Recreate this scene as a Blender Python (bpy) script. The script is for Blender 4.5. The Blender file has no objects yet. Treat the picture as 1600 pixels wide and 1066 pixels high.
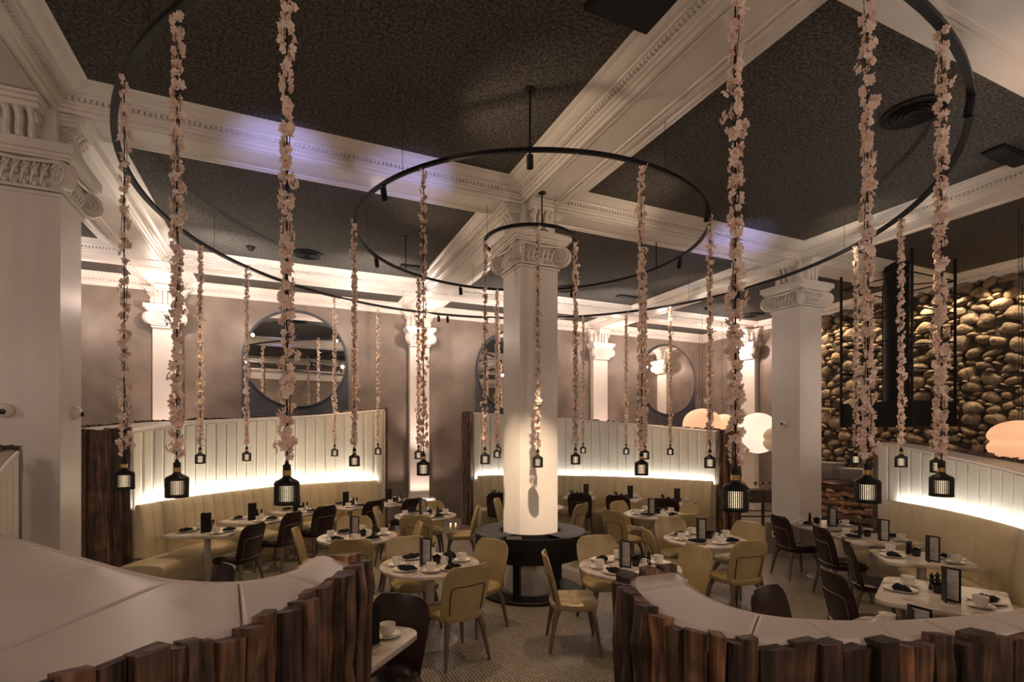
import bpy, math, random
from mathutils import Vector, Matrix
random.seed(7)
S = bpy.context.scene
col = S.collection
PI = math.pi
R = math.radians

# ------------------------------------------------------------------ camera, world, exposure
H = 2.0                      # eye height
FPX = 808.0                  # focal length in pixels of the 1600 px frame
HY = 682.0                   # row of the horizon
YAW = R(24)
cam = bpy.data.cameras.new('camera'); cam_o = bpy.data.objects.new('camera', cam); col.objects.link(cam_o)
cam_o.location = (0, 0, H); cam_o.rotation_euler = (PI/2, 0, -YAW)
cam.sensor_width = 36; cam.lens = FPX/1600*36; cam.shift_y = (HY-533)/1600; cam.clip_start = .05; cam.clip_end = 100
S.camera = cam_o
w = bpy.data.worlds.new('world'); S.world = w; w.use_nodes = True
w.node_tree.nodes['Background'].inputs[0].default_value = (.9, .6, .4, 1); w.node_tree.nodes['Background'].inputs[1].default_value = .02
S.view_settings.view_transform = 'Standard'; S.view_settings.look = 'None'; S.view_settings.gamma = 1
S.view_settings.exposure = 0.9
S.view_settings.use_curve_mapping = False
S.cycles.use_denoising = True
S.cycles.max_bounces = 6; S.cycles.diffuse_bounces = 4; S.cycles.glossy_bounces = 4; S.cycles.transmission_bounces = 4
S.cycles.sample_clamp_indirect = 4

WARM = (1, .66, .38); SOFT = (1, .74, .52); ROSE = (1, .76, .64); PINK = (1, .70, .58); BLUE = (.42, .42, 1)
def lamp(kind, name, loc, power, color=WARM, radius=.05, to=None, size=60, blend=.6):
    l = bpy.data.lights.new(name, kind); l.energy = power; l.color = color; l.shadow_soft_size = radius
    if kind == 'SPOT': l.spot_size = R(size); l.spot_blend = blend
    o = bpy.data.objects.new(name, l); col.objects.link(o); o.location = loc
    if to is not None: o.rotation_euler = (Vector(to)-Vector(loc)).to_track_quat('-Z', 'Y').to_euler()
    return o
CU, CV = 2.95, 6.05          # the centre column; everything is laid out round it
CEIL = 5.05
# lanterns and pendants of the other half of the room, behind the camera
for x, y, e in ((-4.6, -1.6, 55), (-1.2, -2.6, 55), (3.4, -2.2, 55), (7.4, -1.4, 55), (10.2, .8, 40), (-5.6, 3.2, 40)):
    lamp('POINT', 'room_pendant_light', (x, y, 3.2), e, ROSE, .09)
# track spots under the rings: down on the tables
for x, y, e in ((1.35, 4.95, 70), (3.1, 4.2, 70), (.9, 6.7, 75), (4.7, 4.85, 60), (2.1, 8.0, 75), (5.5, 6.7, 65), (4.1, 8.1, 60), (-.9, 7.6, 70), (6.0, 3.0, 50), (.4, 9.2, 70), (6.9, 8.2, 50), (4.2, 2.7, 40), (1.4, 10.3, 60), (0.2, 3.6, 40)):
    d = Vector((x-CU, y-CV)); d.normalize()
    lamp('SPOT', 'table_spot_light', (x-d.x*.3, y-d.y*.3, 4.2), e, WARM, .04, (x, y, .75), 62, .8)
# spots aimed at the foot of the centre column
lamp('SPOT', 'column_spot_light', (2.3, 3.9, 4.4), 560, SOFT, .04, (3.0, 5.785, 1.30), 22, 1)
lamp('SPOT', 'column_spot_light', (.9, 5.5, 4.4), 400, SOFT, .04, (2.685, 6.05, 1.30), 22, 1)
# uplights at the pilasters on the far wall, and along the far cornice
for u in (-2.05, 2.95, 7.97):
    lamp('SPOT', 'pilaster_uplight', (u-.0, 11.3, .9), 120, PINK, .05, (u, 12.0, 4.0), 60, .9)
    lamp('POINT', 'cornice_uplight', (u, 11.2, 4.35), 15, ROSE, .03)
    lamp('SPOT', 'pilaster_foot_light', (u, 11.65, .25), 40, PINK, .05, (u, 12.0, 1.3), 110, .9)
for u in (-5.0, -3.6, -.6, 1.2, 4.4, 6.2, 9.3, 10.7):
    lamp('POINT', 'cornice_uplight', (u, 11.0, 4.3), 15, ROSE, .03)
lamp('POINT', 'cornice_uplight', (11.1, 10.2, 4.3), 20, PINK, .03)
for u, v, tu, tv in ((1.2, 7.4, 2.3, 6.3), (4.6, 4.6, 3.4, 5.8), (1.3, 4.5, 2.6, 4.4), (4.7, 7.6, 3.1, 8.2), (-.6, 8.4, -1.9, 8.2), (6.6, 4.5, 7.9, 4.6), (6.5, 7.8, 7.9, 8.2)):
    lamp('SPOT', 'beam_fill_light', (u, v, 4.25), 17, SOFT, .04, (tu, tv, 4.95), 110, 1)  # added fill: spots hung in mid-air to brighten the beams and soffits
# blue-violet accent light on the middle beam
lamp('SPOT', 'violet_accent_light', (-.1, 4.7, 3.9), 42, BLUE, .05, (.0, 5.92, 4.93), 46, 1)
lamp('SPOT', 'violet_accent_light', (1.75, 4.75, 3.9), 34, BLUE, .05, (1.3, 5.92, 4.93), 46, 1)
lamp('SPOT', 'violet_accent_light', (6.1, 4.6, 4.05), 34, BLUE, .05, (6.3, 5.8, 4.93), 56, 1)
for u, e in ((-3.6, 45), (-.9, 60), (1.6, 60), (4.6, 40), (6.6, 40), (9.6, 40)): lamp('SPOT', 'far_beam_fill_light', (u, 8.5, 4.0), e*1.7, (1, .84, .76), .04, (u, 10.0, 4.97), 100, 1)  # spots added to lift the near side of the far beam
lamp('SPOT', 'bulkhead_fill_light', (5.9, 1.5, 3.9), 16, (1, .6, .36), .05, (5.6, 1.9, 4.95), 75, 1)  # extra spot, put in to tint the near bulkhead orange
lamp('SPOT', 'pillar_fill_light', (9.7, 3.4, 4.6), 60, PINK, .05, (8.25, 5.9, 2.2), 50, 1)  # added spot, stands in for the lanterns' pink glow on the right pillar
# downlights grazing the stone wall
for k in range(13):
    v = 1.6+k*.56
    lamp('SPOT', 'stone_wall_downlight', (11.50, v, 4.80), 48, (1, .76, .50), .03, (11.76, v, 3.4), 84, .8)

# ------------------------------------------------------------------ helpers
def cam_px(px, py, z):       # where the ray through a pixel meets the height z
    Y = FPX*(H-z)/(py-HY); X = (px-800)/FPX*Y
    return Vector((math.cos(YAW)*X+math.sin(YAW)*Y, -math.sin(YAW)*X+math.cos(YAW)*Y))
def pol(r, deg): return Vector((CU+r*math.cos(R(deg)), CV+r*math.sin(R(deg))))

def tag(o, label=None, cat=None, group=None, kind=None):
    if label: o['label'] = label
    if cat: o['category'] = cat
    if group: o['group'] = group
    if kind: o['kind'] = kind
    return o
def empty(name, loc, rz=0, label=None, cat=None, group=None):
    o = bpy.data.objects.new(name, None); col.objects.link(o); o.location = loc; o.rotation_euler = (0, 0, rz)
    o.empty_display_size = .1
    return tag(o, label, cat, group)
def copy_tree(o, parent=None):
    c = o.copy(); col.objects.link(c)
    if parent: c.parent = parent
    for ch in list(o.children): copy_tree(ch, c)
    return c

class MB:
    def __init__(s): s.v = []; s.f = []; s.a = []; s.val = 0.0
    def add(s, vs, fs):
        n = len(s.v); s.v += [tuple(p) for p in vs]
        for f in fs: s.f.append(tuple(i+n for i in f)); s.a.append(s.val)
    def box(s, lo, hi, M=None):
        x0, y0, z0 = lo; x1, y1, z1 = hi
        vs = [Vector(p) for p in ((x0,y0,z0),(x1,y0,z0),(x1,y1,z0),(x0,y1,z0),(x0,y0,z1),(x1,y0,z1),(x1,y1,z1),(x0,y1,z1))]
        if M is not None: vs = [M@p for p in vs]
        s.add(vs, [(0,3,2,1),(4,5,6,7),(0,1,5,4),(1,2,6,5),(2,3,7,6),(3,0,4,7)])
    def lathe(s, prof, n=24, c=(0,0,0), M=None, a0=0, a1=2*PI):
        full = abs(a1-a0-2*PI) < 1e-6; m = n if full else n+1
        vs = []
        for i in range(m):
            a = a0+(a1-a0)*i/n
            for r, z in prof: vs.append(Vector((c[0]+r*math.cos(a), c[1]+r*math.sin(a), c[2]+z)))
        if M is not None: vs = [M@p for p in vs]
        k = len(prof); fs = []
        for i in range(n):
            j = (i+1) % m
            for q in range(k-1): fs.append((i*k+q, j*k+q, j*k+q+1, i*k+q+1))
        s.add(vs, fs)
    def tube(s, pts, r, n=8, closed=False, caps=True):
        pts = [Vector(p) for p in pts]; m = len(pts); rs = r if isinstance(r, (list, tuple)) else [r]*m
        vs = []; ref = None
        for i, p in enumerate(pts):
            a = pts[i-1] if (i or closed) else p; b = pts[(i+1) % m] if (i < m-1 or closed) else p
            t = (b-a).normalized()
            if ref is None: ref = Vector((0,0,1)) if abs(t.z) < .9 else Vector((1,0,0))
            x = t.cross(ref).normalized(); y = x.cross(t).normalized(); ref = y
            for k in range(n):
                q = 2*PI*k/n; vs.append(p+(x*math.cos(q)+y*math.sin(q))*rs[i])
        fs = []
        for i in range(m if closed else m-1):
            j = (i+1) % m
            for k in range(n): fs.append((i*n+k, i*n+(k+1) % n, j*n+(k+1) % n, j*n+k))
        if caps and not closed: fs += [tuple(range(n))[::-1], tuple(range((m-1)*n, m*n))]
        s.add(vs, fs)
    def loft(s, rows, closed=False, capends=False):     # rows of equal length point lists
        k = len(rows[0]); vs = [p for r_ in rows for p in r_]; fs = []
        for i in range(len(rows)-1):
            for q in range(k if closed else k-1):
                fs.append((i*k+q, (i+1)*k+q, (i+1)*k+(q+1) % k, i*k+(q+1) % k))
        if capends: fs += [tuple(range(k)), tuple(range((len(rows)-1)*k, len(rows)*k))[::-1]]
        s.add(vs, fs)
    def build(s, name, mat, parent=None, smooth=False, bevel=0, angle=35, attr=False, mesh_only=False):
        me = bpy.data.meshes.new(name); me.from_pydata(s.v, [], s.f); me.materials.append(mat)
        if attr:
            at = me.attributes.new('tone', 'FLOAT', 'FACE'); at.data.foreach_set('value', s.a)
        if smooth:
            me.polygons.foreach_set('use_smooth', [True]*len(me.polygons)); me.set_sharp_from_angle(angle=R(angle))
        me.update()
        o = bpy.data.objects.new(name, me); col.objects.link(o)
        if parent is not None: o.parent = parent
        if bevel:
            b = o.modifiers.new('bevel', 'BEVEL'); b.width = bevel; b.segments = 2; b.limit_method = 'ANGLE'; b.angle_limit = R(40)
        return o

# ------------------------------------------------------------------ materials
def mat(name, color, rough=.5, metal=0, coat=0, emit=None, estr=0, spec=.5):
    m = bpy.data.materials.new(name); m.use_nodes = True; b = m.node_tree.nodes['Principled BSDF']
    b.inputs['Base Color'].default_value = (*color, 1); b.inputs['Roughness'].default_value = rough; b.inputs['Metallic'].default_value = metal
    b.inputs['Coat Weight'].default_value = coat; b.inputs['Specular IOR Level'].default_value = spec
    if emit: b.inputs['Emission Color'].default_value = (*emit, 1); b.inputs['Emission Strength'].default_value = estr
    return m
def nd(m, t, **kw):
    n = m.node_tree.nodes.new(t)
    for k, v in kw.items():
        if k in n.inputs: n.inputs[k].default_value = v
        else: setattr(n, k, v)
    return n
def ln(m, a, b): m.node_tree.links.new(a, b)
def bsdf(m): return m.node_tree.nodes['Principled BSDF']
def ramp(m, src, stops):
    r_ = nd(m, 'ShaderNodeValToRGB'); e = r_.color_ramp.elements
    while len(e) < len(stops): e.new(.5)
    for q, (p, c) in enumerate(stops): e[q].position = p; e[q].color = (*c, 1)
    ln(m, src, r_.inputs[0]); return r_.outputs[0]
def noise_mat(name, c1, c2, scale=(1,1,1), ns=4, rough=.5, detail=4, bump=0, bscale=None, bdist=.01, lo=.35, hi=.65, coat=0):
    m = mat(name, c1, rough, coat=coat)
    tc = nd(m, 'ShaderNodeTexCoord'); mp = nd(m, 'ShaderNodeMapping'); mp.inputs['Scale'].default_value = scale; ln(m, tc.outputs['Object'], mp.inputs[0])
    n = nd(m, 'ShaderNodeTexNoise', Scale=ns, Detail=detail); ln(m, mp.outputs[0], n.inputs['Vector'])
    ln(m, ramp(m, n.outputs['Fac'], [(lo, c1), (hi, c2)]), bsdf(m).inputs['Base Color'])
    if bump:
        n2 = n
        if bscale: n2 = nd(m, 'ShaderNodeTexNoise', Scale=bscale, Detail=5); ln(m, mp.outputs[0], n2.inputs['Vector'])
        bp = nd(m, 'ShaderNodeBump', Strength=bump, Distance=bdist); ln(m, n2.outputs['Fac'], bp.inputs['Height']); ln(m, bp.outputs[0], bsdf(m).inputs['Normal'])
    return m

M = {}
M['paint'] = noise_mat('white_gloss_paint', (.72, .68, .62), (.78, .74, .68), ns=1.5, rough=.32)
M['plaster'] = noise_mat('taupe_polished_plaster', (.19, .155, .125), (.27, .22, .18), ns=1.9, rough=.42, detail=9, lo=.38, hi=.62, bump=.1, bscale=30)
M['slate'] = noise_mat('dark_slate_plaster', (.05, .052, .065), (.08, .082, .10), ns=3, rough=.5, detail=8)
M['ceiling'] = noise_mat('black_wood_wool_panel', (.026, .0235, .020), (.125, .113, .096), ns=42, rough=.95, detail=10, lo=.40, hi=.68, bump=.6, bscale=90, bdist=.01)
M['black'] = mat('satin_black_steel', (.006, .006, .007), .45, spec=.3)
M['mattblack'] = mat('matt_black_paint', (.007, .0065, .0065), .6, spec=.25)
M['brass'] = mat('brushed_brass', (.60, .42, .16), .3, 1)
M['cream'] = noise_mat('cream_leather', (.56, .48, .30), (.61, .53, .34), ns=2, rough=.42, bump=.15, bscale=90, bdist=.002)
M['panel'] = noise_mat('off_white_leather_panel', (.64, .59, .48), (.69, .64, .53), ns=2, rough=.5, bump=.1, bscale=90, bdist=.002)
M['cap'] = noise_mat('off_white_vinyl_top', (.60, .53, .46), (.64, .57, .50), ns=1.4, rough=.36, bump=.08, bscale=120, bdist=.001)
M['mustard'] = noise_mat('mustard_leather', (.33, .255, .12), (.39, .31, .155), ns=3, rough=.34, bump=.15, bscale=80, bdist=.002)
M['burgundy'] = noise_mat('dark_burgundy_leather', (.014, .005, .006), (.024, .008, .010), ns=3, rough=.32, bump=.15, bscale=80, bdist=.002)
M['oak'] = noise_mat('grey_oak', (.11, .083, .060), (.17, .13, .095), scale=(8, 8, 1), ns=3, rough=.5)
M['darktrim'] = mat('dark_brown_trim', (.06, .03, .018), .4)
M['walnut'] = noise_mat('dark_walnut', (.02, .011, .008), (.045, .024, .016), scale=(1, 8, 8), ns=2, rough=.4)
M['marble'] = noise_mat('veined_marble', (.42, .36, .31), (.68, .63, .57), ns=5, rough=.16, detail=9, lo=.38, hi=.56)
M['pedestal'] = mat('pale_powder_coated_steel', (.5, .46, .41), .4)
M['china'] = mat('white_china', (.80, .77, .70), .14)
M['napkin'] = noise_mat('black_cotton', (.004, .0045, .007), (.009, .010, .014), ns=60, rough=.9)
bsdf(M['napkin']).inputs['Specular IOR Level'].default_value = .15
M['ceramic'] = mat('black_glazed_ceramic', (.006, .006, .007), .2)
M['paper'] = noise_mat('printed_menu_paper', (.45, .43, .40), (.62, .60, .57), scale=(1, 1, 14), ns=9, rough=.7, lo=.45, hi=.55)
M['steel'] = mat('polished_steel', (.6, .58, .55), .2, 1)
M['mirror'] = mat('mirror_glass', (.78, .76, .72), .01, 1)
M['glass'] = mat('clear_glass', (1, 1, 1), .02); bsdf(M['glass']).inputs['Transmission Weight'].default_value = 1
M['led'] = mat('white_led_strip', (1, 1, 1), .5, emit=(1, .94, .84), estr=190); M['led_soft'] = mat('soft_led_strip', (1, 1, 1), .5, emit=(.95, .95, .95), estr=85)
M['glow'] = mat('frosted_lamp_tube', (.9, .85, .75), .5, emit=(1, .74, .46), estr=1.1)
M['bulbface'] = mat('warm_lamp_face', (1, .9, .7), .5, emit=(1, .78, .5), estr=25)
M['candle'] = mat('tea_light_flame', (1, .7, .4), .5, emit=(1, .55, .25), estr=40)
def paper_lamp(name, c, e):
    m = mat(name, (.8, .7, .55), .8, emit=c, estr=e)
    tc = nd(m, 'ShaderNodeTexCoord'); wv = nd(m, 'ShaderNodeTexWave', Scale=22, bands_direction='Z'); ln(m, tc.outputs['Object'], wv.inputs['Vector'])
    bp = nd(m, 'ShaderNodeBump', Strength=.4, Distance=.01); ln(m, wv.outputs['Fac'], bp.inputs['Height']); ln(m, bp.outputs[0], bsdf(m).inputs['Normal'])
    return m
M['lantern_orange'] = paper_lamp('warm_paper', (1, .47, .24), .42)
M['lantern_white'] = paper_lamp('white_paper', (1, .76, .58), .56)
M['lantern_dim'] = paper_lamp('dim_paper', (1, .6, .32), .10)

# penny mosaic floor
m = mat('penny_mosaic', (.5, .45, .36), .36); M['floor'] = m
tc = nd(m, 'ShaderNodeTexCoord'); v1 = nd(m, 'ShaderNodeTexVoronoi', Scale=34, Randomness=.18); v1.feature = 'DISTANCE_TO_EDGE'
v2 = nd(m, 'ShaderNodeTexVoronoi', Scale=34, Randomness=.18)
ln(m, tc.outputs['Object'], v1.inputs['Vector']); ln(m, tc.outputs['Object'], v2.inputs['Vector'])
tile = ramp(m, v2.outputs['Color'], [(0, (.26, .235, .19)), (1, (.50, .46, .38))])
edge = ramp(m, v1.outputs['Distance'], [(.10, (0, 0, 0)), (.2, (1, 1, 1))])
mx = nd(m, 'ShaderNodeMix', data_type='RGBA'); ln(m, edge, mx.inputs[0]); mx.inputs[6].default_value = (.05, .043, .035, 1); ln(m, tile, mx.inputs[7])
ln(m, mx.outputs[2], bsdf(m).inputs['Base Color'])
bp = nd(m, 'ShaderNodeBump', Strength=.4, Distance=.004); ln(m, edge, bp.inputs['Height']); ln(m, bp.outputs[0], bsdf(m).inputs['Normal'])

# reclaimed timber with a tone for each stave
m = mat('reclaimed_timber', (.1, .05, .03), .55); M['timber'] = m
tc = nd(m, 'ShaderNodeTexCoord'); mp = nd(m, 'ShaderNodeMapping'); mp.inputs['Scale'].default_value = (22, 22, 1.6); ln(m, tc.outputs['Object'], mp.inputs[0])
at = nd(m, 'ShaderNodeAttribute', attribute_name='tone'); ad = nd(m, 'ShaderNodeVectorMath', operation='ADD'); ln(m, mp.outputs[0], ad.inputs[0])
sc = nd(m, 'ShaderNodeVectorMath', operation='SCALE'); sc.inputs[0].default_value = (9, 5, 7); ln(m, at.outputs['Fac'], sc.inputs['Scale']); ln(m, sc.outputs[0], ad.inputs[1])
n1 = nd(m, 'ShaderNodeTexNoise', Scale=1.6, Detail=7); ln(m, ad.outputs[0], n1.inputs['Vector'])
grain = ramp(m, n1.outputs['Fac'], [(.3, (.028, .019, .014)), (.5, (.115, .078, .052)), (.72, (.27, .19, .13))])
tone = ramp(m, at.outputs['Fac'], [(0, (.30, .25, .26)), (.35, (.75, .62, .55)), (.7, (1.0, .85, .72)), (1, (1.7, 1.25, .95))])
mm = nd(m, 'ShaderNodeMix', data_type='RGBA', blend_type='MULTIPLY'); mm.inputs[0].default_value = 1; ln(m, grain, mm.inputs[6]); ln(m, tone, mm.inputs[7])
n3 = nd(m, 'ShaderNodeTexNoise', Scale=9, Detail=6); ln(m, tc.outputs['Object'], n3.inputs['Vector'])
pt = ramp(m, n3.outputs['Fac'], [(.35, (.55, .5, .5)), (.55, (1, 1, 1)), (.68, (1.5, 1.3, 1.1))]); m3 = nd(m, 'ShaderNodeMix', data_type='RGBA', blend_type='MULTIPLY'); m3.inputs[0].default_value = 1
ln(m, mm.outputs[2], m3.inputs[6]); ln(m, pt, m3.inputs[7]); ln(m, m3.outputs[2], bsdf(m).inputs['Base Color'])
bp = nd(m, 'ShaderNodeBump', Strength=.7, Distance=.02); ln(m, n1.outputs['Fac'], bp.inputs['Height']); ln(m, bp.outputs[0], bsdf(m).inputs['Normal'])

# stones
m = mat('river_stone', (.2, .15, .1), .8, spec=.25); M['stone'] = m
tc = nd(m, 'ShaderNodeTexCoord'); at = nd(m, 'ShaderNodeAttribute', attribute_name='tone')
n1 = nd(m, 'ShaderNodeTexNoise', Scale=9, Detail=7); ln(m, tc.outputs['Object'], n1.inputs['Vector'])
a1 = ramp(m, at.outputs['Fac'], [(0, (.16, .12, .085)), (.5, (.27, .21, .15)), (1, (.38, .29, .19))]); a2 = ramp(m, n1.outputs['Fac'], [(.3, (.5, .48, .45)), (.7, (1.2, 1.15, 1.05))])
mm = nd(m, 'ShaderNodeMix', data_type='RGBA', blend_type='MULTIPLY'); mm.inputs[0].default_value = 1; ln(m, a1, mm.inputs[6]); ln(m, a2, mm.inputs[7]); ln(m, mm.outputs[2], bsdf(m).inputs['Base Color'])
bp = nd(m, 'ShaderNodeBump', Strength=.9, Distance=.05); ln(m, n1.outputs['Fac'], bp.inputs['Height']); ln(m, bp.outputs[0], bsdf(m).inputs['Normal'])
M['mortar'] = noise_mat('dark_mortar', (.05, .04, .03), (.10, .08, .06), ns=12, rough=.95, bump=.6, bscale=40)

# blossom petals
m = mat('silk_cherry_blossom', (.8, .5, .45), .65); M['petal'] = m
at = nd(m, 'ShaderNodeAttribute', attribute_name='tone'); ln(m, ramp(m, at.outputs['Fac'], [(0, (.80, .40, .32)), (.2, (.93, .70, .58)), (.55, (.96, .83, .71)), (1, (.97, .91, .80))]), bsdf(m).inputs['Base Color'])
bsdf(m).inputs['Subsurface Weight'].default_value = 0
tr = nd(m, 'ShaderNodeBsdfTranslucent'); tr.inputs[0].default_value = (.95, .8, .72, 1); mxs = nd(m, 'ShaderNodeMixShader'); mxs.inputs[0].default_value = .35
ln(m, bsdf(m).outputs[0], mxs.inputs[1]); ln(m, tr.outputs[0], mxs.inputs[2]); ln(m, mxs.outputs[0], m.node_tree.nodes['Material Output'].inputs[0])
M['twig'] = mat('dark_twig', (.03, .022, .015), .7)

# ------------------------------------------------------------------ room shell
U0, U1, V0, V1 = -7.6, 11.8, -4.2, 12.1
def struct(name, mb, m_, **kw): return tag(mb.build(name, m_, **kw), kind='structure')
b = MB(); b.box((U0-.2, V0-.2, -.12), (U1+.2, V1+.2, 0)); struct('floor', b, M['floor'])
b = MB(); b.box((U0-.2, V0-.2, CEIL), (U1+.2, V1+.2, CEIL+.15)); struct('ceiling', b, M['ceiling'])
b = MB(); b.box((U0-.2, V1, 0), (U1+.2, V1+.2, CEIL)); struct('wall_back', b, M['plaster'])
b = MB(); b.box((U0-.2, V0, 0), (U0, V1, CEIL)); struct('wall_left', b, M['plaster'])
b = MB(); b.box((U0-.2, V0-.2, 0), (U1+.2, V0, CEIL)); struct('wall_front', b, M['plaster'])
b = MB(); b.box((U1, 8.9, 0), (U1+.2, V1, CEIL)); struct('wall_right', b, M['plaster'])

# stone wall
b = MB(); b.box((U1, V0, 0), (U1+.2, 8.9, CEIL)); sw = struct('wall_stone', b, M['mortar'])
def ico(n=1):
    import bmesh
    bm = bmesh.new(); bmesh.ops.create_icosphere(bm, subdivisions=n+1, radius=1); vs = [v.co.copy() for v in bm.verts]; fs = [tuple(v.index for v in f.verts) for f in bm.faces]; bm.free(); return vs, fs
IV, IF = ico(1); IV3, IF3 = ico(2)
b = MB(); rs = random.Random(3); placed = []
for tr_ in range(26000):
    big = tr_ < 3000
    wd = rs.uniform(.24, .42) if big else rs.uniform(.10, .26); hh = wd*rs.uniform(.42, .85); v = rs.uniform(-1.0, 8.8); z = rs.uniform(.05, 4.86)
    rot = rs.uniform(-.5, .5)
    ok = True
    for (v2, z2, w2, h2) in placed:
        dv = (v-v2)/((wd+w2)*.5); dz = (z-z2)/((hh+h2)*.5)
        if dv*dv+dz*dz < .86: ok = False; break
    if not ok: continue
    placed.append((v, z, wd, hh)); d_ = rs.uniform(.06, .115); Rm = Matrix.Rotation(rot, 3, 'X'); ph = [rs.uniform(0, 6) for _ in range(4)]; vs = []
    for p in IV3:
        k = 1+.10*math.sin(3*p.y+ph[0]+2*p.z)+.12*math.sin(4*p.z+ph[1])+.07*math.sin(5*p.x+ph[2]+3*p.y)+.035*math.sin(11*p.y+ph[3])*math.sin(9*p.z+ph[0])+.02*math.sin(17*p.z+15*p.y+ph[1])
        q = Rm@Vector((p.x*d_, math.copysign(abs(p.y)**.85, p.y)*wd*.50*k, math.copysign(abs(p.z)**.85, p.z)*hh*.52*k))
        vs.append((U1+q.x-.02, v+q.y, z+q.z))
    b.val = rs.random(); b.add(vs, IF3)
b.build('stones', M['stone'], sw, smooth=True, angle=60, attr=True)

# beams with dentilled cornices
PROF = [(0, 4.905), (.15, 4.905), (.155, 4.893), (.175, 4.893), (.18, 4.905), (.195, 4.905), (.2, 4.89), (.23, 4.89), (.235, 4.915), (.265, 4.92), (.27, 4.94), (.30, 4.945), (.305, 4.985), (.36, 4.99), (.365, 5.0), (.40, 5.002), (.42, 5.008), (.45, 5.02), (.48, 5.036), (.50, 5.038), (.52, 5.042), (.55, 5.052)]
PROFW = [(p, z_) for p, z_ in ((0, 4.85), (.02, 4.85), (.03, 4.87), (.05, 4.875), (.055, 4.90), (.09, 4.91), (.095, 4.95), (.14, 4.955), (.15, 4.97), (.18, 4.985), (.21, 5.01), (.23, 5.035), (.27, 5.04), (.28, 5.06))]
def beam(name, axis, c, a0, a1):
    b = MB()
    dz = .0025 if axis == 'v' else 0; full = [(-p, z_+dz) for p, z_ in PROF[::-1]]+[(p, z_+dz) for p, z_ in PROF[1:]]
    rows = []
    for t in (a0, a1): rows.append([((t, c+p, z_) if axis == 'u' else (c+p, t, z_)) for p, z_ in full])
    b.loft(rows)
    t = a0+.02
    while t < a1:
        for sgn in (-1, 1):
            lo = (.306, 4.962); hi = (.34, 4.988)
            p0, p1 = sorted((c+sgn*lo[0], c+sgn*hi[0]))
            if axis == 'u': b.box((t, p0, lo[1]), (t+.024, p1, hi[1]))
            else: b.box((p0, t, lo[1]), (p1, t+.024, hi[1]))
        t += .044
    return struct(name, b, M['paint'])
beam('trim_1', 'u', 6.05, -4.9, U1); beam('trim_2', 'u', 10.42, U0, U1); beam('trim_4', 'u', -2.2, U0, U1)
beam('trim_5', 'v', -2.05, -2.2, V1); beam('trim_6', 'v', 2.95, -2.2, V1); beam('trim_7', 'v', 7.97, -2.2, V1)
b = MB(); b.box((-4.9, 1.1, 4.95), (U1, 2.30, 5.1)); b.box((-4.9, 2.02, 4.94), (U1, 2.06, 4.951)); b.box((-4.9, 2.08, 4.943), (U1, 2.10, 4.951)); b.box((-4.9, 1.74, 4.94), (U1, 1.78, 4.951)); struct('trim_3', b, M['paint'])
def wall_cornice(name, axis, c, sgn, a0, a1):
    b = MB(); rows = []
    for t in (a0, a1): rows.append([((t, c+sgn*p, z_) if axis == 'u' else (c+sgn*p, t, z_)) for p, z_ in PROFW])
    b.loft(rows); t = a0
    while t < a1:
        p0, p1 = sorted((c+sgn*.096, c+sgn*.125))
        if axis == 'u': b.box((t, p0, 4.925), (t+.03, p1, 4.952))
        else: b.box((p0, t, 4.925), (p1, t+.03, 4.952))
        t += .055
    return struct(name, b, M['paint'])
wall_cornice('trim_8', 'u', V1, -1, U0, U1); wall_cornice('trim_9', 'v', U1, -1, V0, V1); wall_cornice('trim_10', 'v', U0, 1, V0, V1); wall_cornice('trim_11', 'u', V0, 1, U0, U1)

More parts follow.
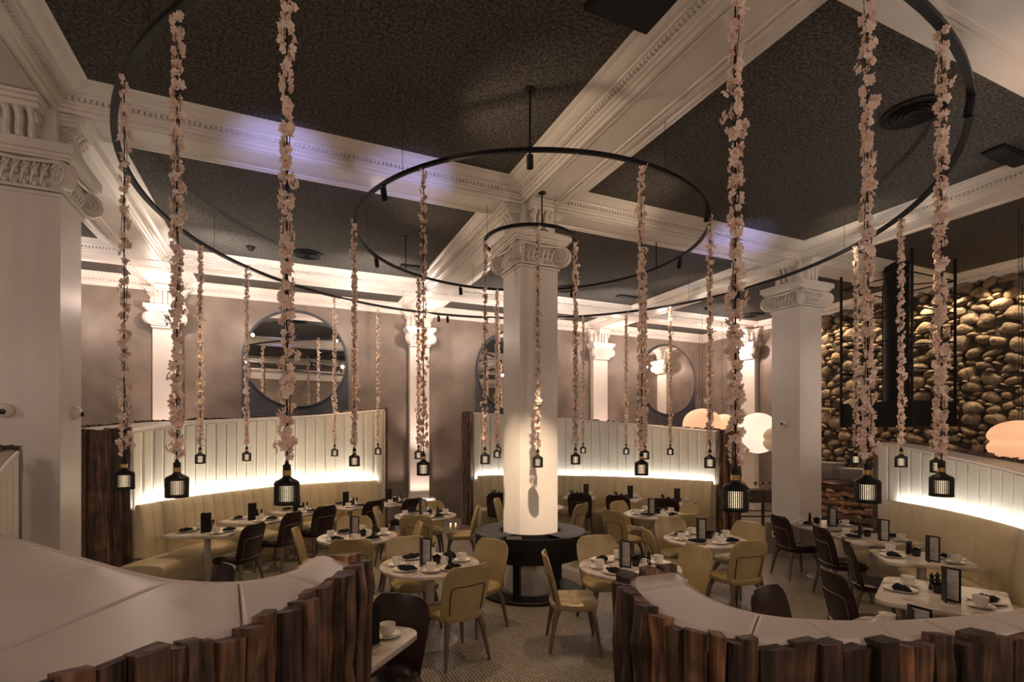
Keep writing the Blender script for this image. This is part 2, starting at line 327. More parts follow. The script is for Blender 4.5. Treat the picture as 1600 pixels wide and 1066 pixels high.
# columns: shaft, ionic capital, neck block with scroll brackets
def spiral_pts(c, ax, ay, r0, turns=2.3, n=40):
    out = []
    for i in range(n+1):
        t = i/n; a = t*turns*2*PI; r_ = r0*(1-.86*t); out.append(Vector(c)+ax*(math.cos(a)*r_)+ay*(math.sin(a)*r_))
    return out
def capital(b, hw, x0=0, y0=0, sides=4):
    b.box((x0-hw-.02, y0-hw-.02, 4.10), (x0+hw+.02, y0+hw+.02, 4.13))
    b.box((x0-hw-.035, y0-hw-.035, 4.14), (x0+hw+.035, y0+hw+.035, 4.165))
    b.box((x0-hw+.0, y0-hw+.0, 4.16), (x0+hw-.0, y0+hw-.0, 4.42))
    e = hw+.10
    b.box((x0-e+.02, y0-e+.02, 4.40), (x0+e-.02, y0+e-.02, 4.425)); b.box((x0-e, y0-e, 4.42), (x0+e, y0+e, 4.455)); b.box((x0-e-.03, y0-e-.03, 4.45), (x0+e+.03, y0+e+.03, 4.53))
    for k in range(sides):
        rot = Matrix.Rotation(k*PI/2, 4, 'Z'); T = Matrix.Translation((x0, y0, 0))@rot
        # face looking to -y in local space
        Tc = Matrix.Translation((x0, y0, 4.275))@Matrix.Rotation(PI/4+k*PI/2, 4, 'Z')@Matrix.Translation(((hw+.035)*1.414, 0, 0))
        b.lathe([(0, -.035), (.095, -.035), (.12, -.045), (.125, -.03), (.118, 0), (.125, .03), (.12, .045), (.095, .035), (0, .035)], 28, M=Tc@Matrix.Rotation(PI/2, 4, 'X'))
        for sy in (-1, 1):
            b.tube(spiral_pts(Tc@Vector((0, sy*.042, 0)), Tc.to_3x3()@Vector((-1, 0, 0)), Vector((0, 0, 1)), .108), [.017-.010*i/40 for i in range(41)], 6)
            b.add([Tc@Vector((p.x*.022, sy*.045+p.y*.015, p.z*.022)) for p in IV], IF)
        # band of leaves and eggs between the volutes
        n = 6
        for q in range(n):
            xx = (q-(n-1)/2)*(hw*1.5/n)
            for zz, rr in ((4.19, .026), (4.285, .036), (4.36, .022)):
                vs = [T@Vector((xx+p.x*rr*.8, -hw-.015+p.y*rr*1.1, zz+p.z*rr)) for p in IV]; b.add(vs, IF)
            b.tube([T@Vector((xx-.03, -hw-.02, 4.18)), T@Vector((xx-.01, -hw-.045, 4.25)), T@Vector((xx+.02, -hw-.04, 4.33)), T@Vector((xx+.035, -hw-.02, 4.38))], [.006, .012, .012, .005], 5)
        b.tube([T@Vector((-hw-.02, -hw-.07, 4.385)), T@Vector((0, -hw-.05, 4.37)), T@Vector((hw+.02, -hw-.07, 4.385))], .016, 6)
def neck(b, hw, x0, y0, sides=4):
    n_ = hw-.04
    b.box((x0-n_, y0-n_, 4.53), (x0+n_, y0+n_, 4.9))
    for k in range(sides):
        T = Matrix.Translation((x0, y0, 0))@Matrix.Rotation(k*PI/2, 4, 'Z')
        for (ww, a0, z0, z1) in ((.15, .05, 4.80, 4.84), (.165, .09, 4.84, 4.87), (.18, .13, 4.87, 4.895)):
            b.box((-ww, -n_-a0-.10, z0), (ww, -n_+.0, z1), T)
        prof = []
        for i in range(13):
            t = i/12; zz = 4.54+.26*t; out = .05+.09*t+.025*math.sin(t*2*PI); prof.append((zz, out))
        for xo, wd in ((-.085, .05), (0, .055), (.085, .05)):
            rows = []
            for zz, o_ in prof: rows.append([T@Vector((xo-wd/2, -n_, zz)), T@Vector((xo-wd/2, -n_-o_*.85, zz)), T@Vector((xo-wd*.2, -n_-o_, zz)), T@Vector((xo+wd*.2, -n_-o_, zz)), T@Vector((xo+wd/2, -n_-o_*.85, zz)), T@Vector((xo+wd/2, -n_, zz))])
            b.loft(rows, capends=True)
        for sx in (-1, 1):
            b.tube(spiral_pts(T@Vector((sx*.125, -n_-.07, 4.74)), T.to_3x3()@Vector((0, -1, 0)), Vector((0, 0, 1)), .06, 1.8, 28), .009, 5)
def column(name, u, v, hw=.265, plinth=None):
    b = MB(); b.box((u-hw, v-hw, 0), (u+hw, v+hw, 4.11)); o = struct(name, b, M['paint'], bevel=.006)
    c = MB(); capital(c, hw, u, v); c.build('capital', M['paint'], o, smooth=True)
    c = MB(); neck(c, hw, u, v); c.build('scroll_bracket', M['paint'], o, smooth=True)
    return o
col_c = column('pillar_centre', CU, CV); col_l = column('pillar_left', -2.05, CV); col_r = column('pillar_right', 7.97, CV)
column('pillar_far_left', -7.0, CV)
b = MB(); e = .33; b.box((7.97-e, CV-e, 0), (7.97+e, CV+e, .5)); b.box((7.97-e-.0, CV-e-.01, .5), (7.97+e, CV+e, .52)); b.build('plinth', mat('grey_brown_plinth', (.20, .17, .14), .5), col_r, bevel=.005)
for k in range(2):
    t = empty('power_socket', (7.97-e-.008, CV+.14-k*.17, .34), 0, 'white framed power socket, %s of two on the right pillar plinth' % ('farther' if k == 0 else 'nearer'), 'socket', 'sockets on the pillar plinth')
    b = MB(); b.box((-.006, -.055, -.045), (.006, .055, .045)); b.build('face_plate', M['china'], t, bevel=.003)
    b = MB(); b.box((-.009, -.03, -.022), (-.004, .03, .022)); b.build('outlet', M['mattblack'], t)
# pilasters
def pilaster(name, u, v, face):
    b = MB(); hw = .23
    if face == 'v': b.box((u-hw, v-.16, 0), (u+hw, v, 4.11)); bx = ((u-hw-.12, v-.28, 0), (u+hw+.12, v, .55))
    else: b.box((u-.16, v-hw, 0), (u, v+hw, 4.11)); bx = ((u-.28, v-hw-.12, 0), (u, v+hw+.12, .55))
    o = struct(name, b, M['paint'], bevel=.005)
    c = MB(); capital(c, hw*.95, u if face == 'v' else u-.0, v-.0 if face == 'v' else v, 4); c.build('capital', M['paint'], o, smooth=True)
    c = MB(); neck(c, hw, u, v); c.build('scroll_bracket', M['paint'], o, smooth=True)
    c = MB(); c.box(*bx); c.build('plinth', M['paint'], o, bevel=.006)
for k, u in enumerate((-7.0, -2.05, 2.95, 7.97)): pilaster('pillar_back_%s' % 'abcd'[k], u, V1, 'v')
pilaster('pillar_side_wall', U1, 10.3, 'u')
# arched slate niches with round mirrors
for k, u in enumerate((-4.55, .3, 5.45, 10.4)):
    b = MB(); rr = 1.06; zc = 3.66; n = 40
    pts = [(u-rr, .0), (u+rr, .0)]+[(u+rr*math.cos(PI*i/n), zc+rr*math.sin(PI*i/n)) for i in range(n+1)]
    fr = [(x, V1-.03, z_) for x, z_ in pts]; bk = [(x, V1+.01, z_) for x, z_ in pts]; L_ = len(pts)
    b.add(fr+bk, [tuple(range(L_))]+[(i, L_+i, L_+(i+1) % L_, (i+1) % L_) for i in range(L_)])
    struct('trim_%d' % (12+k), b, M['slate'])
    where = ('at the far left edge, half hidden by the left pillar', 'above the left booth', 'behind the centre column', 'at the right end of the back wall')[k]
    t = empty('round_mirror', (u, V1-.05, zc), 0, 'large round wall mirror '+where, 'mirror', 'round mirrors on the back wall')
    b = MB(); Mx = Matrix.Rotation(PI/2, 4, 'X'); b.lathe([(0, .0), (1.0, .0)], 64, M=Mx); b.build('mirror_glass', M['mirror'], t)
    b = MB(); b.tube([(1.02*math.cos(2*PI*i/64), 0, 1.02*math.sin(2*PI*i/64)) for i in range(64)], .022, 6, closed=True); b.build('frame', M['slate'] if k else M['slate'], t, smooth=True)

# ------------------------------------------------------------------ curved booths
def resample(pts, n):
    pts = [Vector(p) for p in pts]; L = [0]
    for i in range(1, len(pts)): L.append(L[-1]+(pts[i]-pts[i-1]).length)
    out = []
    for k in range(n):
        s_ = L[-1]*k/(n-1); i = 0
        while i < len(L)-2 and L[i+1] < s_: i += 1
        t = (s_-L[i])/max(1e-9, L[i+1]-L[i]); out.append(pts[i].lerp(pts[i+1], t))
    return out, L[-1]
def smooth_path(pts, it=3):
    pts = [Vector(p) for p in pts]
    for _ in range(it):
        q = pts[:]
        for i in range(1, len(pts)-1): q[i] = pts[i]*.5+(pts[i-1]+pts[i+1])*.25
        pts = q
    return pts
def lerp_tab(tab, x):
    if x <= tab[0][0]: return tab[0][1]
    for (a, p), (b_, q) in zip(tab, tab[1:]):
        if x <= b_: return p+(q-p)*(x-a)/(b_-a)
    return tab[-1][1]

def booth(label, inner, outer, seat_rng, led_rng, cap_seams, sd, seams=None, sw_=(.05, .11), fineness=.021):
    rnd = random.Random(sd); N = 150
    I, LI = resample(inner, N); O, LO = resample(outer, N)
    I = smooth_path(I, 4); O = smooth_path(O, 4)
    for i in range(N): O[i].z = I[i].z
    root = empty('banquette_booth', ((I[N//2].x+O[N//2].x)/2, (I[N//2].y+O[N//2].y)/2, 0), 0, label, 'booth', 'curved banquette booths round the column')
    off = Vector(root.location)
    nrm = []
    for i in range(N):
        t = I[min(N-1, i+1)]-I[max(0, i-1)]; n_ = Vector((-t.y, t.x, 0)).normalized()
        if n_.dot(Vector((CU-I[i].x, CV-I[i].y, 0))) < 0: n_ = -n_
        nrm.append(n_)
    step = LI/(N-1)
    def ch(s_, pitch, wd=.018):       # 0 at a seam, 1 in the channel
        d_ = abs((s_/pitch+.5) % 1-.5)*pitch; return min(1, d_/wd)**.5
    # fine samples
    def fine(n):
        out = []
        for k in range(n):
            x = (N-1)*k/(n-1); i = min(N-2, int(x)); t = x-i; out.append((I[i].lerp(I[i+1], t), nrm[i].lerp(nrm[i+1], t).normalized(), O[i].lerp(O[i+1], t), x*step))
        return out
    F_ = fine(int(LI/fineness))
    # upholstered wall above the backrest
    b = MB(); rows = []
    for p, n_, o, s_ in F_:
        g = .014*ch(s_, .19); q = p+n_*(g-.014)-off
        rows.append([(q.x, q.y, .02), (q.x, q.y, .9), (q.x, q.y, p.z-.045), (q.x-n_.x*.03, q.y-n_.y*.03, p.z-.03)])
    b.loft(rows); b.build('wall_panel', M['panel'], root, smooth=True, angle=50)
    # top cushion: panels between radial seams
    def cum(path):
        L = [0]
        for i in range(1, N): L.append(L[-1]+(path[i]-path[i-1]).length)
        return [x/L[-1] for x in L], L[-1]
    cI, _ = cum(I); cO, lO = cum(O)
    def on(path, cc, t):
        t = max(0, min(1, t)); i = 0
        lo, hi = 0, N-1
        while hi-lo > 1:
            m_ = (lo+hi)//2
            if cc[m_] <= t: lo = m_
            else: hi = m_
        f = (t-cc[lo])/max(1e-9, cc[hi]-cc[lo]); return path[lo].lerp(path[hi], f), lo
    if seams: kn = sorted([(cI[min(range(N), key=lambda q: (I[q].xy-sa).length)], cO[min(range(N), key=lambda q: (O[q].xy-sb).length)]) for sa, sb in seams])
    else: kn = [((q+.5)/cap_seams, (q+.5)/cap_seams) for q in range(cap_seams)]
    kk = [(0, 0)]
    for p_ in kn:
        if p_[0] > kk[-1][0]+.004 and p_[1] > kk[-1][1]+.002 and p_[0] < .995 and p_[1] < .997: kk.append(p_)
    kk.append((1, 1)); b = MB(); rows = []
    for (i0, o0), (i1, o1) in zip(kk, kk[1:]):
        wl = max((i1-i0)*LI, (o1-o0)*lO); nn = max(6, int(wl/.05)); ts = [0, .004/wl, .010/wl, .022/wl]+[.03/wl+(1-.06/wl)*q/nn for q in range(nn+1)]+[1-.022/wl, 1-.010/wl, 1-.004/wl]
        if wl < .12: ts = [0, .03, .1, .3, .5, .7, .9, .97]
        for t in ts:
            dl = min(t, 1-t)*wl; end = (t < .5 and i0 == 0) or (t >= .5 and i1 == 1)
            g = 0 if end else (-.016 if dl < .002 else -.008 if dl < .006 else -.003 if dl < .014 else 0)
            a, lo = on(I, cI, i0+(i1-i0)*t); c, _ = on(O, cO, o0+(o1-o0)*t); n_ = nrm[lo]; zt = a.z; a = a-off; c = c-off
            r_ = [(a.x-n_.x*.012, a.y-n_.y*.012, zt-.055), (a.x-n_.x*.002, a.y-n_.y*.002, zt-.045), (a.x-n_.x*.0, a.y-n_.y*.0, zt-.012), (a.x-n_.x*.010, a.y-n_.y*.010, zt-.001), (a.x-n_.x*.02, a.y-n_.y*.02, zt-.009)]
            for k in range(1, 12):
                f = k/12; x = a.lerp(c, f); r_.append((x.x, x.y, zt-.002+.005*math.sin(PI*f)**.5+g))
            rows.append(r_+[(c.x, c.y, zt-.01+g), (c.x, c.y, zt-.06)])
    b.loft(rows)
    for rr in (rows[0], rows[-1]): b.add(list(rr), [tuple(range(len(rr)))])
    b.build('top_cushion', M['cap'], root, smooth=True, angle=28)
    # backrest, seat, plinth, led strip along part of the wall
    def sub(rng): return [f for f in F_ if rng[0] <= f[3]/LI <= rng[1]]
    SE = sub(seat_rng)
    if seat_rng[0] == 0:
        p, n_, o, s_ = SE[0]; tt = (SE[0][0]-SE[6][0]).normalized(); SE = [(p+tt*(.06*q)+n_*.0006*q*q, n_, o, s_) for q in range(7, 0, -1)]+SE
    b = MB(); rows = []; G = sub(seat_rng)
    for p, n_, o, s_ in G:
        g = .022*ch(s_, .19, .05); x = p-off
        pr = [(.035, 1.07), (.035, 1.10), (.04, 1.125), (.06, 1.135), (.085+g*.3, 1.13), (.10+g, 1.10), (.115+g, 1.0), (.14+g, .8), (.155+g*1.1, .6), (.15+g*.6, .46), (-.004, .46), (-.004, 1.07)]
        rows.append([(x.x+n_.x*d_, x.y+n_.y*d_, z_) for d_, z_ in pr])
    b.loft(rows, closed=True, capends=True); b.build('backrest', M['cream'], root, smooth=True, angle=60)
    b = MB(); rows = []
    for p, n_, o, s_ in SE:
        x = p-off; pr = [(.12, .30), (.12, .45), (.2, .462), (.4, .472), (.55, .468), (.615, .455), (.635, .43), (.63, .36), (.60, .30)]
        rows.append([(x.x+n_.x*d_, x.y+n_.y*d_, z_) for d_, z_ in pr])
    b.loft(rows, closed=True, capends=True); b.build('seat', M['cream'], root, smooth=True, angle=60)
    b = MB(); rows = []
    for p, n_, o, s_ in SE:
        x = p-off; rows.append([(x.x+n_.x*d_, x.y+n_.y*d_, z_) for d_, z_ in [(.05, .0), (.05, .30), (.60, .30), (.56, .11), (.50, .10), (.50, 0)]])
    b.loft(rows, closed=True, capends=True); b.build('plinth', M['cream'], root)
    if led_rng:
        b = MB(); rows = []
        for p, n_, o, s_ in sub(led_rng):
            x = p-off; rows.append([(x.x+n_.x*d_, x.y+n_.y*d_, z_) for d_, z_ in [(.012, 1.085), (.034, 1.085)]])
        b.loft(rows); b.build('led_strip', M['led' if sd == 11 else 'led_soft'], root)
    # timber staves round the outside and both ends
    path = []
    for i in range(5): path.append(I[0].lerp(O[0], i/5)-nrm[0]*0)
    path += O
    for i in range(1, 6): path.append(O[-1].lerp(I[-1], i/5))
    P_, LP_ = resample(path, 900)
    b = MB(); s_ = 0.0
    while s_ < LP_-.03:
        wd = min(rnd.uniform(*sw_), LP_-s_); i0 = int(s_/LP_*899); i1 = min(899, int((s_+wd)/LP_*899))
        a = P_[i0]; c = P_[i1]; t = (c-a); t.z = 0
        if t.length < .01: s_ += wd; continue
        tn = t.normalized(); n_ = Vector((tn.y, -tn.x, 0))
        mid = (a+c)/2
        # outward = away from the middle of the wall
        near_i = min(range(0, N, 3), key=lambda q: (((I[q]+O[q])/2)-mid).xy.length)
        cen = (I[near_i]+O[near_i])/2
        if n_.dot(Vector((mid.x-cen.x, mid.y-cen.y, 0))) < 0: n_ = -n_
        th = rnd.uniform(.03, .085); zt = mid.z+rnd.uniform(-.005, .035); wd2 = t.length*rnd.uniform(.96, 1.05)
        ph = rnd.uniform(0, 6); bw = rnd.choice((.003, .005, .012)); b.val = rnd.random()
        rows = []; nz = 13
        for k in range(nz):
            zz = zt*k/(nz-1); wob = bw*math.sin(zz*7+ph)+bw*.7*math.sin(zz*17+ph*2); e = .5*wd2
            q = mid-off
            tilt = rnd.uniform(-1, 1)*.004
            pts = [(-e, -.01), (-e-wob*.3, th*.8+wob), (-e*.55, th+wob*1.3+tilt), (e*.5, th*rnd.uniform(.92, 1.02)+wob-tilt), (e+wob*.2, th*.78+wob), (e, -.01)]
            rows.append([(q.x+tn.x*x+n_.x*y, q.y+tn.y*x+n_.y*y, zz+(0 if k < nz-1 else (y*.12-x*.1*(1 if ph > 3 else -1)))) for x, y in pts])
        b.loft(rows, closed=True, capends=True); s_ += wd
    b.build('timber_cladding', M['timber'], root, attr=True)
    return root
def arc(tabR, tabZ, a0, a1, n=40):
    out = []
    for i in range(n+1):
        a = a0+(a1-a0)*i/n; p = pol(lerp_tab(tabR, a), a); out.append((p.x, p.y, lerp_tab(tabZ, a)))
    return out
# left booth (angles fall from its timber end by the left pillar to the doorway at the back)
ZB = [(104, 2.54), (117, 2.41), (132, 2.30), (146, 2.21), (158.5, 2.08)]
booth('tall curved cream booth against the left, its timber end beside the left pillar',
      arc([(104, 4.55), (112, 4.78), (125, 4.93), (158.5, 5.02)], ZB, 158.5, 103.5), arc([(104, 4.80), (112, 5.15), (130, 5.5), (158.5, 5.78)], ZB, 160, 103),
      (.0, .965), (.03, .96), 9, 11)
ZC = [(18, 2.09), (36, 2.26), (60, 2.45), (79, 2.53)]
booth('tall curved cream booth directly behind the centre column',
      arc([(18, 4.98), (79, 4.90)], ZC, 79, 17.5), arc([(18, 5.62), (50, 5.4), (79, 5.25)], ZC, 81, 16), (.015, .995), (.015, .99), 9, 12)
# front right booth: from the far end round to the low end in front of the camera
def pxl(lst): return [(*cam_px(x, y, z_), z_) for x, y, z_ in lst]
ZD = [(-96, 1.30), (-75, 1.40), (-60, 1.52), (-45, 1.66), (-30, 1.78), (-20, 1.90), (-17, 1.92)]
zt = [(975, 1.43), (1055, 1.41), (1130, 1.38), (1170, 1.365), (1270, 1.33), (1370, 1.315), (1465, 1.305), (1600, 1.30)]
inD = [(x, y, lerp_tab(zt, x)) for x, y in [(1600, 950), (1530, 958), (1465, 964), (1375, 969), (1270, 967), (1200, 962), (1169, 956), (1130, 946), (1112, 936), (1081, 916), (1056, 893)]]
outD = [(x, y, lerp_tab(zt, x)) for x, y in [(1600, 992), (1525, 998), (1472, 1003), (1385, 1005), (1320, 1005), (1230, 1005), (1160, 994), (1123, 986), (1090, 979), (1065, 974), (1044, 962), (1029, 951), (1013, 939), (992, 925), (982, 913), (974, 901), (980, 897)]]
booth('curved cream booth at the right, sweeping low across the front right corner',
      arc([(-96, 4.98), (-17, 4.98)], ZD, -17, -90)+pxl(inD), arc([(-96, 5.20), (-60, 5.35), (-17, 5.3)], ZD, -16.5, -90)+pxl(outD), (.035, .985), (.045, .47), 16, 13,
      [(cam_px(x0, y0, 1.34), cam_px(x1, y1, 1.34)) for x0, y0, x1, y1 in ((1081, 916, 990, 913), (1112, 937, 1030, 950), (1169, 957, 1163, 998), (1270, 968, 1318, 1004), (1375, 969, 1432, 1004), (1468, 963, 1545, 996), (1560, 953, 1640, 985))]+[(pol(4.98, a), pol(5.4, a)) for a in range(-88, -18, 7)], (.042, .085), .012)
# front left booth
za = [(0, 1.51), (180, 1.465), (300, 1.44), (450, 1.43), (560, 1.43)]
inA = [(x, y, lerp_tab(za, x)) for x, y in [(0, 833), (60, 848), (120, 866), (180, 883), (225, 895), (270, 904), (320, 908), (374, 908), (420, 902), (462, 889), (490, 873), (502, 867)]]
outA = [(x, y, lerp_tab(za, x)) for x, y in [(0, 1060), (77, 1046), (122, 1043), (160, 1036), (207, 1029), (240, 1023), (295, 1012), (332, 1004), (360, 998), (400, 979), (435, 963), (482, 937), (500, 925), (517, 915), (532, 903), (553, 889), (556, 884)]]
ZA = [(-168, 1.9), (-160, 1.75), (-151, 1.56)]
booth('curved cream booth filling the front left corner, nearest the camera',
      arc([(-168, 4.85), (-150, 4.98)], ZA, -168, -151.5, 12)+pxl(inA), arc([(-168, 5.25), (-158, 5.7), (-150, 5.9)], ZA, -168.5, -150, 12)+pxl(outA), (.03, .96), None, 8, 14,
      [(cam_px(x0, y0, 1.45), cam_px(x1, y1, 1.45)) for x0, y0, x1, y1 in ((462, 890, 517, 913), (374, 908, 401, 980), (270, 904, -10, 1034), (184, 884, -60, 948), (110, 863, -80, 905), (40, 845, -80, 868))], (.04, .08), .012)

# ------------------------------------------------------------------ black ring counter round the column
t = empty('ring_counter', (CU, CV, 0), -YAW, 'round black steel service counter built round the centre column', 'counter')
b = MB(); b.lathe([(.40, .745), (.40, .79), (.70, .79), (.715, .78), (.715, .50), (.70, .49), (.69, .50), (.69, .745), (.40, .745)], 64, a0=R(-58), a1=R(238)); b.build('counter_top', M['black'], t, smooth=True)
b = MB(); b.lathe([(.69, .49), (.715, .49), (.715, .79), (.69, .79), (.69, .49)], 24, a0=R(236), a1=R(304)); b.lathe([(.40, .62), (.69, .62)], 20, a0=R(236), a1=R(304)); b.lathe([(.39, .60), (.41, .60), (.41, .79), (.39, .79), (.39, .6)], 48); b.build('open_tray', M['mattblack'], t, smooth=True)
b = MB(); b.box((-.30, -.735, .66), (-.12, -.52, .802)); b.build('flap', M['black'], t, bevel=.006)
for a in (48, 132, 228+25, 312-15):
    b = MB(); x, y = .60*math.cos(R(a)), .60*math.sin(R(a)); b.box((-.04, -.04, .03), (.04, .04, .52), Matrix.Translation((x, y, 0))@Matrix.Rotation(R(a), 4, 'Z')); b.build('leg', M['black'], t, bevel=.004)
b = MB(); b.lathe([(.40, 0), (.40, .04), (.66, .04), (.67, .03), (.67, 0)], 64); b.build('base_ring', M['black'], t, smooth=True)

# ------------------------------------------------------------------ rings, pendants, garlands
RZ = 4.5
def ring(name, rad, th, label):
    o = empty(name, (CU, CV, RZ), 0, label, 'ring light track', 'concentric black ceiling rings')
    b = MB(); b.lathe([(rad-th/2, 0), (rad+th/2, 0), (rad+th/2, .035), (rad-th/2, .035), (rad-th/2, 0)], 160); b.build('track', M['black'], o, smooth=True)
    return o
RB = ring('suspended_ring', 4.29, .05, 'largest black steel ring hung round the room under the ceiling')
RM = ring('suspended_ring', 2.185, .032, 'middle sized black steel ring hung under the ceiling round the column')
RS = ring('suspended_ring', .588, .03, 'smallest black steel ring close round the column capital')
def rod(parent, rad, ang, thick, top):
    p = Vector((rad*math.cos(R(ang)), rad*math.sin(R(ang)), 0)); b = MB()
    b.tube([p, p+Vector((0, 0, top-RZ))], thick, 8)
    if thick > .005: b.lathe([(0, top-RZ-.012), (.045, top-RZ-.012), (.045, top-RZ)], 16, c=(p.x, p.y, 0))
    b.build('suspension_rod' if thick > .005 else 'suspension_wire', M['black'], parent)
rod(RM, 2.185, -116, .009, CEIL); rod(RM, 2.185, 4, .009, CEIL); rod(RM, 2.185, 124, .009, CEIL)
for a in (-150, -80, 60, 90, 150): rod(RM, 2.185, a, .0025, CEIL)
rod(RS, .588, -102, .009, 4.9); rod(RS, .588, 178, .0022, 4.9); rod(RS, .588, -85, .0022, 4.9); rod(RS, .588, 40, .0022, 4.9)
for a in (152, 100, 60, 20, -20, -60, -150): rod(RB, 4.29, a, .0025, CEIL)

# pendant lamp parts (origin at the bottom of the shade)
def lamp_parts():
    out = []
    b = MB(); r0 = .0615
    for k in range(40):
        a = 2*PI*k/40; b.box((r0-.006, -.0022, .012), (r0, .0022, .104), Matrix.Rotation(a, 4, 'Z'))
    for k in range(13):
        z_ = .012+k*.0073; b.lathe([(r0-.005, z_), (r0+.0003, z_), (r0+.0003, z_+.0028), (r0-.005, z_+.0028), (r0-.005, z_)], 40)
    b.lathe([(r0-.008, 0), (r0-.001, 0), (r0+.001, .004), (r0+.001, .013), (r0-.006, .013), (r0-.008, 0)], 40)
    b.lathe([(r0+.001, .102), (r0+.001, .112), (.055, .122), (.022, .138), (.019, .148), (.019, .152), (.017, .152), (.017, .146), (.05, .118), (r0-.004, .11), (r0-.004, .102), (r0+.001, .102)], 40)
    out.append(('shade', b, M['black']))
    b = MB(); b.lathe([(.0, .151), (.021, .151), (.021, .176), (.0, .176)], 24); out.append(('brass_collar', b, M['brass']))
    b = MB(); b.lathe([(.0, .176), (.0195, .176), (.0195, .205), (.012, .208), (.008, .225), (.0, .226)], 20); out.append(('neck', b, M['black']))
    b = MB(); b.lathe([(0, .018), (.040, .018), (.040, .098), (0, .098)], 24); out.append(('bulb', b, M['glow']))
    return out
LP = lamp_parts()
proto = empty('pendant_lamp', (0, 0, 0)); 
for n_, b_, m_ in LP: b_.build(n_, m_, proto, smooth=True)
CORD = RZ-1.64
b = MB(); b.tube([(0, 0, .22), (0, 0, CORD)], .0035, 6); b.build('cord', M['mattblack'], proto)
def petal_flower(b, p, d, size, rnd, tone):
    d = d.normalized(); x = d.orthogonal().normalized(); y = d.cross(x)
    for ring_ in range(2 if rnd.random() < .7 else 1):
        n = 5; a0 = rnd.uniform(0, 6); s_ = size*(1 if ring_ == 0 else .66); up = .30 if ring_ == 0 else .75
        for k in range(n):
            a = a0+2*PI*k/n+rnd.uniform(-.15, .15); e = x*math.cos(a)+y*math.sin(a); f = d.cross(e); cu = up+rnd.uniform(-.2, .25)
            q = lambda l, w_, h_: p+e*(l*s_)+f*(w_*s_)+d*(h_*s_)
            vs = [p, q(.45, -.38, cu*.35), q(.45, .38, cu*.35), q(.92, -.34, cu*.8+rnd.uniform(-.1, .1)), q(.92, .34, cu*.8+rnd.uniform(-.1, .1)), q(1.05, 0, cu*.7)]
            b.val = max(0, min(1, tone-.35+rnd.uniform(-.1, .1))); b.add(vs, []); n0 = len(b.v)-6
            b.f.append((n0, n0+1, n0+2)); b.a.append(b.val)
            b.val = max(0, min(1, tone+rnd.uniform(-.15, .15)))
            for ff in ((1, 3, 5, 4, 2),): b.f.append(tuple(n0+i for i in ff)); b.a.append(b.val)
def garland(sd, fat=1.0):
    rnd = random.Random(sd); b = MB(); tw = MB(); pts = []
    L = CORD-.26; z_ = .25; ph = rnd.uniform(0, 6)
    while z_ < CORD-.02:
        a = ph+z_*7; rr = .008+.010*abs(math.sin(z_*3.1+ph)); pts.append((rr*math.cos(a), rr*math.sin(a), z_)); z_ += .04
    tw.tube(pts, .0022, 5)
    z_ = .26; side = rnd.uniform(0, 2*PI)
    while z_ < CORD+.02:
        side += PI*rnd.uniform(.45, 1.1); nf = rnd.randint(2, 4); rr0 = rnd.uniform(.010, .026)
        if rnd.random() < .06: rr0 += .028
        for q in range(nf):
            a = side+rnd.uniform(-.9, .9); rr = rr0+rnd.uniform(-.010, .010); zz = z_+rnd.uniform(-.024, .026)
            p = Vector((rr*math.cos(a), rr*math.sin(a), zz)); d = Vector((math.cos(a+rnd.uniform(-.6, .6)), math.sin(a+rnd.uniform(-.6, .6)), rnd.uniform(-.8, .7)))
            petal_flower(b, p, d, rnd.uniform(.017, .0255)*fat, rnd, rnd.uniform(.3, 1.0))
        tw.tube([(0, 0, z_-.02), (rr0*.7*math.cos(side), rr0*.7*math.sin(side), z_)], .0016, 4)
        z_ += rnd.uniform(.026, .052)
    return b, tw
GV = []
for k in range(6):
    b, tw = garland(50+k, 1.0); g = b.build('blossom_garland', M['petal'], None, attr=True); s_ = tw.build('stem', M['twig'], g); GV.append(g)
def tangent(rad, side):      # angle at which the view ray grazes the ring
    d = math.atan2(-CV, -CU); q = math.acos(rad/math.hypot(CU, CV)); return math.degrees(d+side*q)
pend = [('B', -157, 'leftmost of the row, beside the left pillar'), ('B', -145, 'second from the left edge, in front of the left booth'), ('B', -133, 'large near one left of the mirror, with fullest blossoms'),
 ('B', -102.5, 'large near one in front of the back booth timber end'), ('B', -91, 'large near one before the flue and stone wall'), ('B', -80, 'large near one farthest right'),
 ('B', -46, 'half hidden behind the rightmost near lamp'), ('B', -35, 'small one in front of the black flue hood'), ('B', -23, 'small one in front of the right booth timber end'),
 ('B', 156, 'small one between the two leftmost large lamps'), ('B', 143, 'small one just left of the round mirror'), ('B', 119, 'tiny one in front of the round mirror right edge'),
 ('B', 107, 'tiny one near the doorway end of the left booth'), ('B', 73, 'tiny one just left of the column, hindmost of three'), ('B', 49, 'tiny one just right of the column'),
 ('B', 37, 'tiny one in the middle of the back booth'), ('B', 25, 'tiny one at the right of the back booth'),
 ('M', tangent(2.185, -1), 'at the left end of the middle ring'), ('M', -143, 'near one left of the column'), ('M', 117, 'small far one in front of the doorway pilaster'), ('M', 79, 'small one touching the column left edge'),
 ('M', -88, 'near one right of the column'), ('M', 10, 'small one behind the near lamp right of the column'), ('M', tangent(2.185, 1), 'at the right end of the middle ring'),
 ('S', 165, 'left of the column on the smallest ring'), ('S', -107, 'in front of the column'), ('S', tangent(.588, 1), 'right of the column on the smallest ring')]
